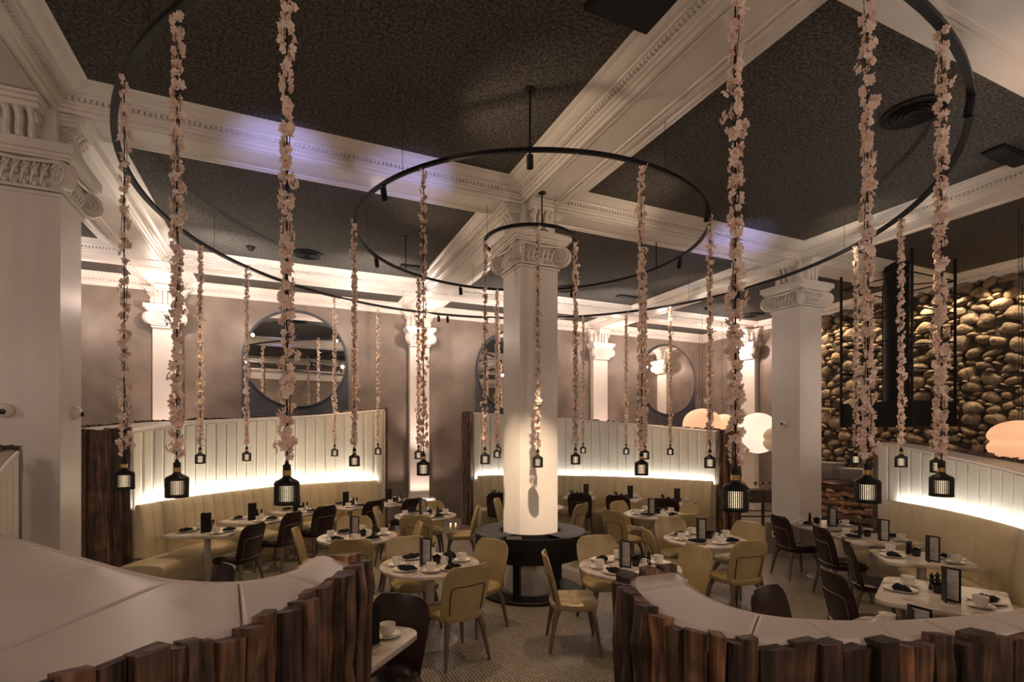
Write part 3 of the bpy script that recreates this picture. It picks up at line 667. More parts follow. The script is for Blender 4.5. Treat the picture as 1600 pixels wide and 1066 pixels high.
for k, (rg, a, ds) in enumerate(pend):
    rad = {'B': 4.29, 'M': 2.185, 'S': .588}[rg]; p = pol(rad, a); o = copy_tree(proto) if k else proto
    o.location = (p.x, p.y, 1.64+((k*37) % 5-2)*.004); o.rotation_euler = (0, 0, k*1.3)
    g = GV[k] if k < len(GV) else copy_tree(GV[k % len(GV)])
    g.parent = o
    tag(o, 'caged lamp with blossom garland, '+ds, 'pendant lamp', 'blossom pendants hung from the rings')

# track spotlights on the rings
def track_spot(rad, ang, ds, tilt=0):
    p = pol(rad, ang); o = empty('track_spotlight', (p.x, p.y, RZ), R(ang), 'black cylinder spotlight '+ds, 'spotlight', 'spotlights on the ceiling rings')
    b = MB(); Mx = Matrix.Translation((0, 0, -.03))@Matrix.Rotation(tilt, 4, 'Y'); b.lathe([(0, 0), (.03, 0), (.03, -.11), (.026, -.11), (.024, -.09), (0, -.085)], 20, M=Mx); b.build('lamp_head', M['black'], o, smooth=True)
    b = MB(); b.tube([(0, 0, .0), (0, 0, -.04)], .007, 8); b.box((-.03, -.012, -.008), (.03, .012, .002)); b.build('bracket', M['black'], o)
for rad, a, ds in ((2.185, -116, 'on the middle ring above the column, on its near rod'), (2.185, -158, 'at the upper left of the middle ring'), (2.185, 143, 'low on the left side of the middle ring'), (2.185, 96, 'at the far left bottom of the middle ring'),
                   (2.185, 45, 'at the far side of the middle ring right of column'), (2.185, -10, 'low on the right side of the middle ring'), (2.185, -53, 'at the upper right of the middle ring'),
                   (4.29, 90, 'left one of the pair on the far side of the largest ring'), (4.29, 87.5, 'right one of the pair on the far side of the largest ring'), (4.29, 7, 'on the largest ring before the right pillar capital'), (4.29, -67, 'on the largest ring at the far upper right')):
    track_spot(rad, a, ds, .15)

# ------------------------------------------------------------------ chairs
def make_chair(kind):
    lm = M['mustard'] if kind == 'mustard' else M['burgundy']
    o = empty('dining_chair', (0, 0, 0))
    # seat: faces +x ; tufted cushion
    b = MB(); n = 14; top = []; hw, hd = .235, .225
    def se(u, v): # rounded square mapping
        return u*math.sqrt(1-v*v/2*.55), v*math.sqrt(1-u*u/2*.55)
    for i in range(n+1):
        r_ = []
        for j in range(n+1):
            u = -1+2*i/n; v = -1+2*j/n; x, y = se(u, v); e = max(abs(u), abs(v)); zz = .475-.035*max(0, (e-.7)/.3)**2
            tf = abs(math.sin(u*PI*1.0))**.3*abs(math.sin(v*PI*1.0))**.3
            if e < .95: zz -= .022*(1-tf)*(1 if e < .8 else .3)
            r_.append((x*hd, y*hw*(1-.06*u*-1), zz))
        top.append(r_)
    b.loft(top)
    per = [top[i][0] for i in range(n+1)]+[top[n][j] for j in range(1, n+1)]+[top[i][n] for i in range(n-1, -1, -1)]+[top[0][j] for j in range(n-1, 0, -1)]
    mid = [(x*1.02, y*1.02, .415) for x, y, _ in per]; low = [(x*.94, y*.94, .385) for x, y, _ in per]
    rr = [per, mid, low]; k = len(per); b.loft([p+[p[0]] for p in rr]); b.add(low, [tuple(range(k))])
    b.build('seat', lm, o, smooth=True, angle=60)
    # shell backrest, curved round the sitter
    b = MB(); front = []; back = []; nz = 12; nx = 12
    for i in range(nz+1):
        t = i/nz; z_ = .40+.48*t; fr = []; bk = []
        wd = .215+.022*math.sin(min(1, t*1.3)*PI/2); 
        if t > .72: q = (t-.72)/.28; wd *= math.sqrt(max(0, 1-(q*.78)**2.6))
        lean = -.19-.10*t**1.2
        for j in range(nx+1):
            s_ = -1+2*j/nx; y = wd*s_; cv = .055*s_*s_*(1-.35*t); x = lean+cv; th = .034*(1-.45*abs(s_)**3)*(1-.25*t)
            if t > .93: th *= .75
            fr.append((x+th/2, y, z_)); bk.append((x-th/2, y, z_))
        front.append(fr); back.append(bk)
    b.loft(front); b.loft([r_[::-1] for r_ in back])
    edge = lambda F: [F[i][0] for i in range(nz+1)]+[F[nz][j] for j in range(1, nx+1)]+[F[i][nx] for i in range(nz-1, -1, -1)]+[F[0][j] for j in range(nx-1, 0, -1)]
    ef, eb = edge(front), edge(back); em = [((a[0]+c[0])/2, (a[1]+c[1])/2*1.02, (a[2]+c[2])/2+(.004 if a[2] > .87 else 0)) for a, c in zip(ef, eb)]
    b.loft([ef+[ef[0]], em+[em[0]], eb+[eb[0]]])
    b.build('backrest', lm, o, smooth=True, angle=70)
    # wooden trim line on the back of the shell
    b = MB(); pts = []
    def bp_(s_, t):
        lean = -.19-.10*t**1.2; return (lean+.055*s_*s_*(1-.35*t)-.034*(1-.45*abs(s_)**3)*(1-.25*t)/2-.004, (.215+.022*math.sin(min(1, t*1.3)*PI/2))*s_, .40+.48*t)
    for t in (0, .15, .3, .42, .5): pts.append(bp_(-.72, t))
    pts.append(bp_(-.70, .60))
    for s_ in (-.6, -.3, 0, .3, .6): pts.append(bp_(s_, .63))
    pts.append(bp_(.70, .60))
    for t in (.5, .42, .3, .15, 0): pts.append(bp_(.72, t))
    b.tube(pts, .0055, 6); b.build('back_trim', M['darktrim'] if kind == 'mustard' else M['oak'], o, smooth=True)
    for sx, sy in ((1, 1), (1, -1), (-1, 1), (-1, -1)):
        b = MB(); t0 = Vector((sx*.15, sy*.15, .40)); t1 = Vector((sx*.185, sy*.185, .30)); t2 = Vector((sx*.235, sy*.225, .0))
        b.tube([t0, t1, t2], [.034, .025, .0135], 10); b.build('leg', M['oak'], o, smooth=True)
    b = MB(); b.box((-.16, -.16, .368), (.16, .16, .392)); b.build('seat_frame', M['oak'], o, bevel=.01)
    return o
YC = make_chair('mustard'); BC = make_chair('burgundy'); used = {'m': False, 'b': False}
def chair(kind, x, y, face, label):
    src = YC if kind == 'm' else BC
    o = copy_tree(src) if used[kind] else src; used[kind] = True
    o.location = (x, y, 0); o.rotation_euler = (0, 0, face)
    return tag(o, label, 'chair', 'mustard leather chairs at the round tables' if kind == 'm' else 'burgundy leather chairs along the booths')
def chair_back_at(kind, px, py, table, label, turn=0, hb=.88, dist=None):
    p = cam_px(px, py, hb); T = Vector(table[:2]); f = math.atan2(T.y-p.y, T.x-p.x)+R(turn)
    gap = (T-p).length
    if gap < .74: p = T-Vector((math.cos(f), math.sin(f)))*.74
    x = p.x+.27*math.cos(f); y = p.y+.27*math.sin(f)
    return chair(kind, x, y, f, label)

# ------------------------------------------------------------------ tables
def table_xy(px, py): return cam_px(px, py, .75)
T1 = table_xy(672, 881); T2 = table_xy(559, 838); T3 = table_xy(665, 805); T4 = table_xy(984, 885); T5 = table_xy(1101, 842); T6 = table_xy(1022, 803); T7 = table_xy(838, 792)
RT = [(T1, 'nearest round table left of the column'), (T2, 'second round table left of the column'), (T3, 'farthest round table left of the column'),
      (T4, 'nearest round table right of the column'), (T5, 'second round table right of the column'), (T6, 'farthest round table right of the column'), (T7, 'round table straight behind the column')]
def round_table():
    o = empty('round_table', (0, 0, 0))
    b = MB(); b.lathe([(0, .712), (.46, .712), (.478, .718), (.485, .728), (.485, .744), (.48, .75), (0, .75)], 56); b.build('tabletop', M['marble'], o, smooth=True)
    b = MB(); b.lathe([(0, .70), (.15, .70), (.15, .722), (0, .722)], 24); b.lathe([(.042, .015), (.042, .70)], 24); b.build('pedestal', M['pedestal'], o, smooth=True)
    b = MB(); b.lathe([(0, .016), (.045, .016), (.27, .010), (.28, 0)], 40); b.build('base_plate', M['pedestal'], o, smooth=True)
    return o
rt0 = round_table()
for k, (p, ds) in enumerate(RT):
    o = rt0 if k == 0 else copy_tree(rt0); o.location = (p.x, p.y, 0)
    tag(o, 'round marble topped pedestal table, the '+ds, 'table', 'round marble tables on the mosaic floor')
def booth_table(wd=.66, dp=.80):
    o = empty('booth_table', (0, 0, 0)); b = MB()          # local x points out from the column
    pts = []; r_ = .12
    for cx, cy, a0 in ((dp/2-.03, wd/2-.03, 0), (-dp/2+r_, wd/2-r_, 90), (-dp/2+r_, -wd/2+r_, 180), (dp/2-.03, -wd/2+.03, 270)):
        q = .03 if cx > 0 else r_
        for i in range(7):
            a = R(a0+90*i/6); pts.append((cx+q*math.cos(a), cy+q*math.sin(a)))
    k = len(pts); rows = [[(x*.98, y*.98, .712) for x, y in pts], [(x, y, .722) for x, y in pts], [(x, y, .745) for x, y in pts], [(x*.992, y*.992, .75) for x, y in pts]]
    b.loft(rows, closed=True, capends=True); b.build('tabletop', M['marble'], o)
    b = MB(); b.lathe([(.04, .012), (.04, .70)], 20); b.box((-.15, -.05, .70), (.15, .05, .718)); b.build('pedestal', M['pedestal'], o, smooth=True)
    b = MB(); b.lathe([(0, .016), (.045, .016), (.18, .010), (.19, 0)], 32); b.build('base_plate', M['pedestal'], o, smooth=True)
    return o
bt0 = booth_table(); bt1 = booth_table(.92, .80)
ORD = ['first', 'second', 'third', 'fourth', 'fifth']
BT = []
for nm, angs in (('left booth', (155, 141.5, 129, 116.5, 105)), ('back booth', (72, 61, 49.5, 37, 24))):
    for k, a in enumerate(angs): BT.append((a, '%s %s table' % (ORD[k], nm), 4.24, .66))
for a, ds, wd in ((-15.5, 'farthest right booth table', .66), (-29, 'second farthest right booth table', .66), (-43.5, 'middle right booth table', .72), (-64.5, 'wide right booth table', .92), (-82.5, 'nearest right booth table', .66)): BT.append((a, ds, 4.22 if wd < .8 else 4.12, wd))
for a, ds in ((-132.8, 'table by the front left booth tip'), (-163, 'table deep inside the front left booth')): BT.append((a, ds, 4.12, .66))
u0 = u1 = False
BTP = []
for a, ds, rr, wd in BT:
    if wd > .8: o = bt1
    else:
        o = copy_tree(bt0) if u0 else bt0; u0 = True
    rr -= {105: .3, 116.5: .14, -132.8: .26, 72: .08, 61: .07}.get(a, 0)
    p = pol(rr, a); o.location = (p.x, p.y, 0); o.rotation_euler = (0, 0, R(a)); BTP.append((p, a, ds, wd))
    tag(o, 'marble table with rounded corners, the '+ds, 'table', 'marble tables along the booths')

# chairs at the round tables: pixel of the middle of the back's top edge
for kind, px, py, T, ds, turn in (
 ('m', 735, 884, T1, 'back to the camera, left of the counter', 0),
 ('m', 772, 843, T1, 'right of the nearest left round table, facing left', 8),
 ('m', 634, 839, T1, 'behind the nearest left round table, facing the camera', 0),
 ('m', 592, 869, T1, 'left of the nearest left round table, mostly hidden', 0),
 ('m', 548, 843, T2, 'behind the timber tip of the front booth', 0),
 ('m', 554, 807, T2, 'behind the second left round table, facing the camera', 0),
 ('m', 463, 826, T2, 'left of the second left round table, seen edge on', 0),
 ('m', 657, 817, T2, 'right of the second left round table, seen edge on', 0),
 ('m', 586, 793, T3, 'left of the farthest left round table', 0),
 ('m', 649, 805, T3, 'before the farthest left round table, back trim showing', 0),
 ('m', 673, 783, T3, 'behind the farthest left round table', 0),
 ('m', 747, 791, T3, 'between the farthest left round table and the black counter', 0),
 ('m', 851, 864, T4, 'just right of the counter in front, tufted seat showing', 0),
 ('m', 930, 837, T4, 'behind the nearest right round table, facing the camera', 0),
 ('m', 1092, 854, T4, 'right of the nearest right round table, facing left', 0),
 ('m', 1012, 826, T5, 'left of the second right round table, trim showing', 0),
 ('m', 1045, 808, T5, 'behind the second right round table at its left', 0),
 ('m', 1176, 845, T5, 'before the second right round table, back to the camera', 0),
 ('m', 1172, 816, T5, 'behind the second right round table at its right', 0),
 ('m', 955, 798, T6, 'left of the farthest right round table, trim showing', 0),
 ('m', 976, 785, T6, 'behind the farthest right round table at its left', 0),
 ('m', 1066, 788, T6, 'behind the farthest right round table at its right', 0),
 ('m', 1072, 804, T6, 'before the farthest right round table, back to the camera', 0),
 ('m', 911, 787, T7, 'seen edge on right of the column, beyond the counter', 0),
 ('m', 775, 779, T7, 'seen edge on left of the column, beyond the counter', 0)):
    chair_back_at(kind, px, py, T, 'mustard leather chair with oak legs, '+ds, turn)
BPX = ((395, 820), (460, 800), (507, 790), (576, 781), (634, 776), (778, 770), None, (907, 770), (964, 774), (1050, 777), (1222, 805), (1288, 823), (1320, 843), (1294, 890), (1193, 918), (615, 938), (345, 886))
for (p, a, ds, wd), bp_ in zip(BTP, BPX):
    lab = 'dark burgundy leather chair drawn up to the '+ds
    if bp_ is None:
        q = pol((p-Vector((CU, CV))).length-.36, a); chair('b', q.x, q.y, R(a), lab); continue
    q = cam_px(bp_[0], bp_[1], .88); f = R(a)+.0; d = p-q; f = .6*0+math.atan2(d.y, d.x); f2 = R(a); f = math.atan2(math.sin(f)+math.sin(f2), math.cos(f)+math.cos(f2))
    c_ = Vector((q.x+.27*math.cos(f), q.y+.27*math.sin(f))); d = c_-p; e_ = Vector((math.cos(R(a)), math.sin(R(a)))); al = d.dot(e_); lt = d-e_*al
    if lt.length > .10: lt = lt.normalized()*.10
    c_ = p+e_*min(al, -.50 if wd > .8 else -.36)+lt; chair('b', c_.x, c_.y, R(-28) if wd > .8 else f, lab)

# ------------------------------------------------------------------ table ware
def proto_obj(name, b, m_, **kw): return b.build(name, m_, None, **kw)
b = MB(); b.lathe([(0, .004), (.020, .004), (.022, 0), (.024, .004), (.034, .014), (.039, .034), (.041, .062), (.0385, .062), (.0365, .034), (.031, .017), (0, .012)], 28)
cup = proto_obj('coffee_cup', b, M['china'], smooth=True, angle=80)
b = MB(); b.tube([(.040, 0, .052), (.055, 0, .054), (.064, 0, .042), (.06, 0, .028), (.047, 0, .02), (.035, 0, .022)], .0038, 7); h_ = b.build('handle', M['china'], cup, smooth=True)
b = MB(); b.lathe([(0, .004), (.03, .003), (.035, 0), (.05, .006), (.075, .016), (.076, .018), (.05, .010), (.025, .007), (0, .007)], 32)
saucer = proto_obj('saucer', b, M['china'], smooth=True, angle=80)
b = MB(); b.lathe([(0, .004), (.05, .003), (.055, 0), (.07, .006), (.105, .013), (.106, .016), (.07, .010), (.04, .007), (0, .007)], 36)
plate = proto_obj('side_plate', b, M['china'], smooth=True, angle=80)
def napkin_mesh(sd):
    rnd = random.Random(sd); b = MB(); rows = []
    for i in range(9):
        r_ = []
        for j in range(7):
            u = -1+2*i/8; v = -1+2*j/6; w_ = 1-.35*abs(u); zz = .012+.012*math.cos(u*2)+.006*math.sin(v*5+u*3+sd)+.005*math.sin(u*9+sd)
            if i in (0, 8) or j in (0, 6): zz = .007
            r_.append((u*.088+.01*math.sin(v*3), v*.05*w_+.02*u*v, zz+.004))
        rows.append(r_)
    b.loft(rows); b.loft([[(x, y, .0065) for x, y, z_ in r_][::-1] for r_ in rows])
    return b.build('napkin', M['napkin'], None, smooth=True, angle=50)
napk = [napkin_mesh(3), napkin_mesh(8)]
b = MB(); b.lathe([(0, .0), (.022, 0), (.024, .006), (.02, .03), (.015, .05), (.017, .065), (.022, .075), (.02, .085), (.012, .09), (.013, .098), (.019, .108), (.017, .12), (.008, .126), (.006, .13), (.008, .136), (0, .14)], 20)
grinder = proto_obj('pepper_grinder', b, M['ceramic'], smooth=True, angle=60)
b = MB(); b.lathe([(0, .0), (.032, 0), (.035, .004), (.046, .07), (.044, .07), (.034, .01), (0, .008)], 24); pot = proto_obj('sugar_pot', b, M['ceramic'], smooth=True)
b = MB()
for k in range(9): b.box((-.018+.004*(k % 3)*2, -.022+k*.005, .02), (.02, -.020+k*.005, .075+.006*(k % 3)))
b.build('sugar_sachets', M['napkin'], pot)
b = MB(); b.lathe([(0, .0), (.022, 0), (.026, .01), (.027, .04), (.02, .065), (.024, .078), (.022, .078), (.018, .065), (.024, .04), (0, .008)], 20); b.tube([(.022, 0, .07), (.042, 0, .066), (.045, 0, .045), (.027, 0, .03)], .003, 6); jug = proto_obj('milk_jug', b, M['china'], smooth=True, angle=70)
menu = empty('menu_holder', (0, 0, 0))
for sgn in (-1, 1):
    Mx = Matrix.Rotation(sgn*R(25), 4, 'Z'); b = MB(); b.box((0, -.003, 0), (.125, .003, .255), Mx); b.build('cover', M['mattblack'], menu)
    b = MB(); y0, y1 = (.0032, .0042) if sgn < 0 else (-.0042, -.0032); b.box((.012, y0, .014), (.113, y1, .241), Mx); b.build('menu_page', M['paper'], menu)
b = MB(); b.box((-.09, -.004, 0), (.03, .004, .002)); b.box((.03, -.009, 0), (.10, .009, .002)); knife = proto_obj('knife', b, M['steel'])
for o_, k_ in ((cup, 1.2), (saucer, 1.1), (plate, 1.12), (napk[0], 1.15), (napk[1], 1.15)):
    for q_ in (o_, *o_.children): q_.data.transform(Matrix.Scale(k_, 4))
first = set()
def put(src, x, y, z_, rz, label, cat, group):
    if src.name in first: o = copy_tree(src)
    else: o = src; first.add(src.name)
    o.location = (x, y, z_); o.rotation_euler = (0, 0, rz); tag(o, label, cat, group); return o
ZT = .7502
rnd = random.Random(5)
def setting(cx, cy, ang, rr, side, ds, hand=1, cutlery=False, k=0):
    # ang: direction from the table centre to the sitter
    ex, ey = math.cos(ang), math.sin(ang); sx, sy = -ey*hand, ex*hand
    px_, py_ = cx+ex*rr+sx*.03, cy+ey*rr+sy*.03
    put(plate, px_, py_, ZT, 0, 'white side plate %s of the %s' % (side, ds), 'plate', 'side plates')
    put(napk[k % 2], px_, py_, ZT+.0125, ang+PI/2+rnd.uniform(-.4, .4), 'folded black napkin %s of the %s' % (side, ds), 'napkin', 'black napkins on plates')
    qx, qy = cx+ex*(rr-.04)-sx*.17, cy+ey*(rr-.04)-sy*.17
    put(saucer, qx, qy, ZT, 0, 'white saucer %s of the %s' % (side, ds), 'saucer', 'saucers')
    put(cup, qx, qy, ZT+.0082, ang+PI/2+rnd.uniform(-1, 1), 'white coffee cup %s of the %s' % (side, ds), 'cup', 'coffee cups')
    if cutlery: put(knife, px_+sx*.125, py_+sy*.125, ZT, ang+rnd.uniform(-.1, .1), 'steel table knife %s of the %s' % (side, ds), 'knife', 'table knives')
def centre(cx, cy, ax, ds, two=True, wide=.0, mturn=0):
    ex, ey = math.cos(ax), math.sin(ax); fx, fy = -ey, ex
    P2 = lambda a, b_: (cx+ex*a+fx*b_, cy+ey*a+fy*b_)
    x, y = P2(-.10-wide, 0)
    if 'deep inside' not in ds: put(menu, x, y, ZT, mturn, 'standing black menu folder on the '+ds, 'menu', 'menu folders')
    x, y = P2(.06, .02); put(pot, x, y, ZT, 0, 'black sugar pot on the '+ds, 'pot', 'sugar pots')
    x, y = P2(.135, -.02); put(jug, x, y, ZT, ax, 'small white milk jug on the '+ds, 'jug', 'milk jugs')
    x, y = P2(.19, .03); put(grinder, x, y, ZT, 0, 'black pepper grinder on the '+ds+(', outer of its pair' if two else ''), 'grinder', 'grinders')
    if two:
        x, y = P2(.14, .065); put(grinder, x, y, ZT, .5, 'black salt grinder on the '+ds+', inner of its pair', 'grinder', 'grinders')
camdir = math.atan2(-math.cos(YAW), -math.sin(YAW))     # towards the camera
CR = PI/2-YAW-PI/2                                      # camera right
for k, (p, ds) in enumerate(RT):
    for q, (da, side) in enumerate(((-.75, 'at the near left'), (.75, 'at the near right'), (PI-.7, 'at the far right'), (PI+.7, 'at the far left'))):
        if k == 1 and q in (1,): pass
        setting(p.x, p.y, camdir+da, .31, side, ds, 1, k in (0, 3, 4), q+k)
    centre(p.x, p.y, -YAW, ds, False, 0, math.atan2(-p.y, -p.x)+R(38))
for k, (p, a, ds, wd) in enumerate(BTP):
    A = R(a); tx, ty = -math.sin(A), math.cos(A)
    setting(p.x, p.y, A, .26, 'on the bench side', ds, 1, k in (12, 13), k)
    setting(p.x, p.y, A+PI, .26, 'on the chair side', ds, 1, k in (12, 13), k+1)
    left = a > 90 or a < -120
    hand = 1
    # condiments stand across the middle of the table, tangentially
    centre(p.x+tx*.02, p.y+ty*.02, A-PI/2 if left else A+PI/2, ds, True, .02, (camdir+PI-.2 if a > 20 or a < -120 else math.atan2(-p.y, -p.x)+R(38)))

# ------------------------------------------------------------------ ceiling fittings
def ceil_pt(px, py): return cam_px(px, py, CEIL)
def px_up(px, py, z_):
    Y = FPX*(z_-H)/(HY-py); X = (px-800)/FPX*Y; return Vector((math.cos(YAW)*X+math.sin(YAW)*Y, -math.sin(YAW)*X+math.cos(YAW)*Y))
for px, py, rr, ds in ((1427, 175, .26, 'in the right ceiling bay'), (480, 397, .24, 'in the left ceiling bay'), (885, 451, .26, 'in the bay behind the column'), (1176, 492, .26, 'in the farthest right bay')):
    p = px_up(px, py, CEIL); o = empty('round_air_diffuser', (p.x, p.y, CEIL), 0, 'round black slotted air diffuser '+ds, 'air diffuser', 'round ceiling diffusers')
    b = MB(); b.lathe([(rr, 0), (rr, -.02), (rr-.03, -.026), (rr-.04, -.01), (0, -.01)], 40); b.build('rim', M['mattblack'], o, smooth=True)
    for q in range(4):
        r2 = (q+1)*rr*.19; b = MB(); b.lathe([(r2, -.01), (r2+.018, -.03), (r2+.028, -.03), (r2+.01, -.01)], 40); b.build('vane', M['mattblack'], o, smooth=True)
for px, py, a_, c_, ds in ((985, 2, .55, .34, 'at the top of the picture'), (647, 417, .5, .2, 'in the left bay beside the column beam'), (1578, 242, .7, .2, 'at the far right'), (690+290, 463, .5, .16, 'in the bay right of the column')):
    p = px_up(px, py, CEIL); o = empty('ceiling_speaker', (p.x, p.y, CEIL), 0, 'rectangular black ceiling panel '+ds, 'ceiling panel', 'black rectangular ceiling panels')
    b = MB(); b.box((-a_/2, -c_/2, -.03), (a_/2, c_/2, 0)); b.build('housing', M['mattblack'], o, bevel=.004)
    b = MB(); b.box((-a_/2+.03, -c_/2+.03, -.034), (a_/2-.03, c_/2-.03, -.03)); b.build('grille', mat('black_grille', (.008, .008, .009), .8), o)
for px, py, ds in ((392, 386, 'left bay'), (1104, 481, 'far right bay')):
    p = px_up(px, py, CEIL); o = empty('smoke_detector', (p.x, p.y, CEIL), 0, 'small black dome detector in the %s of the ceiling' % ds, 'detector', 'dome detectors')
    b = MB(); b.lathe([(.06, 0), (.06, -.02), (.05, -.03), (.035, -.06), (0, -.075)], 20); b.build('dome', M['mattblack'], o, smooth=True)
    b = MB(); b.lathe([(.075, 0), (.075, -.008), (.055, -.01)], 20); b.build('base', M['mattblack'], o, smooth=True)
# security cameras on the pillars
def cctv(loc, rz, label):
    o = empty('security_camera', loc, rz, label, 'security camera', 'white dome cameras on the pillars')
    b = MB(); Mx = Matrix.Rotation(PI/2, 4, 'X'); b.lathe([(.062, 0), (.062, .02), (.056, .04), (.035, .058), (0, .064)], 28, M=Mx); b.build('dome', M['china'], o, smooth=True)
    b = MB(); b.lathe([(.022, .058), (.024, .068), (.018, .078), (0, .08)], 20, M=Matrix.Translation((0, 0, -.012))@Mx); b.build('lens', M['ceramic'], o, smooth=True)
cctv((-2.15, CV-.265, 2.22), 0, 'white dome security camera on the front face of the left pillar')
cctv((-2.05+.265, CV+.06, 2.22), PI/2, 'white dome security camera on the side face of the left pillar')
cctv((7.97-.265, CV+.02, 2.22), -PI/2, 'white dome security camera on the right pillar')

# ------------------------------------------------------------------ paper lanterns
def lantern(px, py, Y, r_, hh, mt, label, bulge=1):
    X = (px-800)/FPX*Y; u = math.cos(YAW)*X+math.sin(YAW)*Y; v = -math.sin(YAW)*X+math.cos(YAW)*Y; zc = H+(HY-py)*Y/FPX
    o = empty('paper_lantern', (u, v, zc), 0, label, 'paper lantern', 'paper lanterns beyond the booths')
    b = MB(); prof = []; n = 40
    for i in range(n+1):
        t = -1+2*i/n; q = abs(math.sin(PI*(t+1)*bulge)) if bulge > 1 else 0
        rr = r_*math.sqrt(max(0, 1-abs(t)**2.6))
        if bulge > 1: rr *= 1-.14*math.exp(-(t/.16)**2)
        rr *= 1+.012*math.sin(t*70); prof.append((max(rr, .05 if abs(t) < 1 else .05), t*hh))
    b.lathe(prof, 40); b.build('paper_shade', mt, o, smooth=True, angle=80)
    b = MB(); b.tube([(0, 0, hh), (0, 0, CEIL-zc)], .004, 6); b.build('cord', M['mattblack'], o)
    return o
lantern(1097, 668, 13.0, .47, .47, M['lantern_orange'], 'orange glowing paper lantern, left of the group above the back booth end')
lantern(1131, 672, 13.8, .40, .42, M['lantern_orange'], 'pale orange paper lantern half hidden between two brighter ones')
lantern(1184, 677, 12.0, .42, .47, M['lantern_white'], 'brightest tall white paper lantern beside the right pillar')
lantern(1213, 687, 11.2, .27, .27, M['lantern_dim'], 'small unlit tan paper lantern partly hidden by the right pillar', 2)
lantern(1592, 690, 6.9, .335, .28, M['lantern_orange'], 'flat glowing paper lantern at the right edge before the stone wall', 2)
# bundle of thin flexes from the ceiling
for k, (px, Y, z0) in enumerate(((1128, 13.5, 2.6), (1135, 13.5, 2.7), (1093, 14, 3.0), (1597, 7.4, 1.9))):
    X = (px-800)/FPX*Y; u = math.cos(YAW)*X+math.sin(YAW)*Y; v = -math.sin(YAW)*X+math.cos(YAW)*Y
    b = MB(); b.tube([(0, 0, 0), (0, 0, CEIL-z0)], .005, 5); o = b.build('hanging_flex', M['mattblack']); o.location = (min(u, U1-.1), v, z0)
    tag(o, 'thin black electrical flex hanging from the ceiling, %s' % ('left of the pair by the lantern group', 'right of the pair by the lantern group', 'alone before the round mirror', 'by the stone wall')[k], 'cable', 'hanging flexes')

# ------------------------------------------------------------------ hanging flue and hood
def at(px, Y, z_=0):
    X = (px-800)/FPX*Y; return Vector((math.cos(YAW)*X+math.sin(YAW)*Y, -math.sin(YAW)*X+math.cos(YAW)*Y, z_))
fu, fv = 9.95, 5.6
o = empty('fireplace_hood', (fu, fv, 2.17), 0, 'black steel flue and square hood in a braced rod frame before the stone wall', 'fireplace hood')
hx, hy = .62, .58
b = MB(); b.box((-hx, -hy, 0), (hx, hy, .42)); b.build('hood', M['mattblack'], o, bevel=.006)
b = MB(); b.lathe([(.19, .42), (.19, CEIL-2.17)], 32); b.build('flue_pipe', M['mattblack'], o, smooth=True)
for sx, sy in ((1, 1), (1, -1), (-1, 1), (-1, -1)):
    b = MB(); b.box((sx*hx-.016, sy*hy-.016, 0), (sx*hx+.016, sy*hy+.016, CEIL-2.17)); b.build('frame_rod', M['mattblack'], o)
for z_ in (.95, 1.45, 1.95, 2.5):
    b = MB()
    for a_, c_ in (((-hx, -hy), (hx, hy)), ((-hx, hy), (hx, -hy)), ((-hx, -hy), (hx, -hy)), ((-hx, hy), (hx, hy)), ((hx, -hy), (hx, hy)), ((-hx, -hy), (-hx, hy))): b.tube([(*a_, z_), (*c_, z_+.0)], .011, 6)
    b.build('cross_brace', M['mattblack'], o)

# hearth shelf with logs seen past the right pillar
p = at(1312, 11.0); o = empty('log_shelf', (10.9, 7.0, 0), 0, 'low dark wooden shelf with firewood below, between right pillar and booth', 'shelf')
b = MB(); b.box((-.5, -1.1, 1.02), (.5, 1.1, 1.09)); b.build('shelf_board', M['walnut'], o, bevel=.005)
for sx, sy in ((-.42, -1.0), (-.42, 1.0), (.42, -1.0), (.42, 1.0)):
    b = MB(); b.box((sx-.035, sy-.035, 0), (sx+.035, sy+.035, 1.02)); b.build('leg', M['walnut'], o)
for k, (y_, w_, h2, ds) in enumerate(((.45, .55, .32, 'larger grey box on the log shelf'), (-.22, .5, .22, 'smaller grey box on the log shelf'))):
    bb = empty('storage_box', (10.75, 7.0+y_, 1.092), 0, ds, 'box', 'boxes on the log shelf'); b = MB(); b.box((-.2, -w_/2, 0), (.2, w_/2, h2)); b.build('body', mat('grey_linen_box', (.22, .20, .18), .8), bb, bevel=.01); b = MB(); b.box((-.21, -w_/2-.01, h2), (.21, w_/2+.01, h2+.03)); b.build('lid', mat('grey_linen_lid', (.26, .24, .21), .8), bb, bevel=.006)
rs = random.Random(9)
WHERE = ('lowest', 'second from the bottom', 'third from the bottom', 'fourth from the bottom', 'fifth from the bottom', 'top')
for k in range(6):
    b = MB(); L_ = rs.uniform(1.1, 1.6); y0 = -L_/2; pts = []
    for i in range(8): pts.append((rs.uniform(-.02, .02), y0+L_*i/7, rs.uniform(-.03, .03)))
    b.val = rs.random(); b.tube(pts, [rs.uniform(.05, .070) for _ in range(8)], 10); o = b.build('firewood_log', M['timber'], None, smooth=True, attr=True)
    o.location = (10.6+.1*k, 7.1, .11+.158*k); o.rotation_euler = (rs.uniform(-.02, .02), 0, rs.uniform(-.12, .12)); tag(o, 'rough firewood log %s in the pile under the shelf' % WHERE[k], 'log', 'firewood logs')
lamp('POINT', 'hearth_glow', (10.3, 7.2, .9), 3.5, (1, .62, .42), .08)

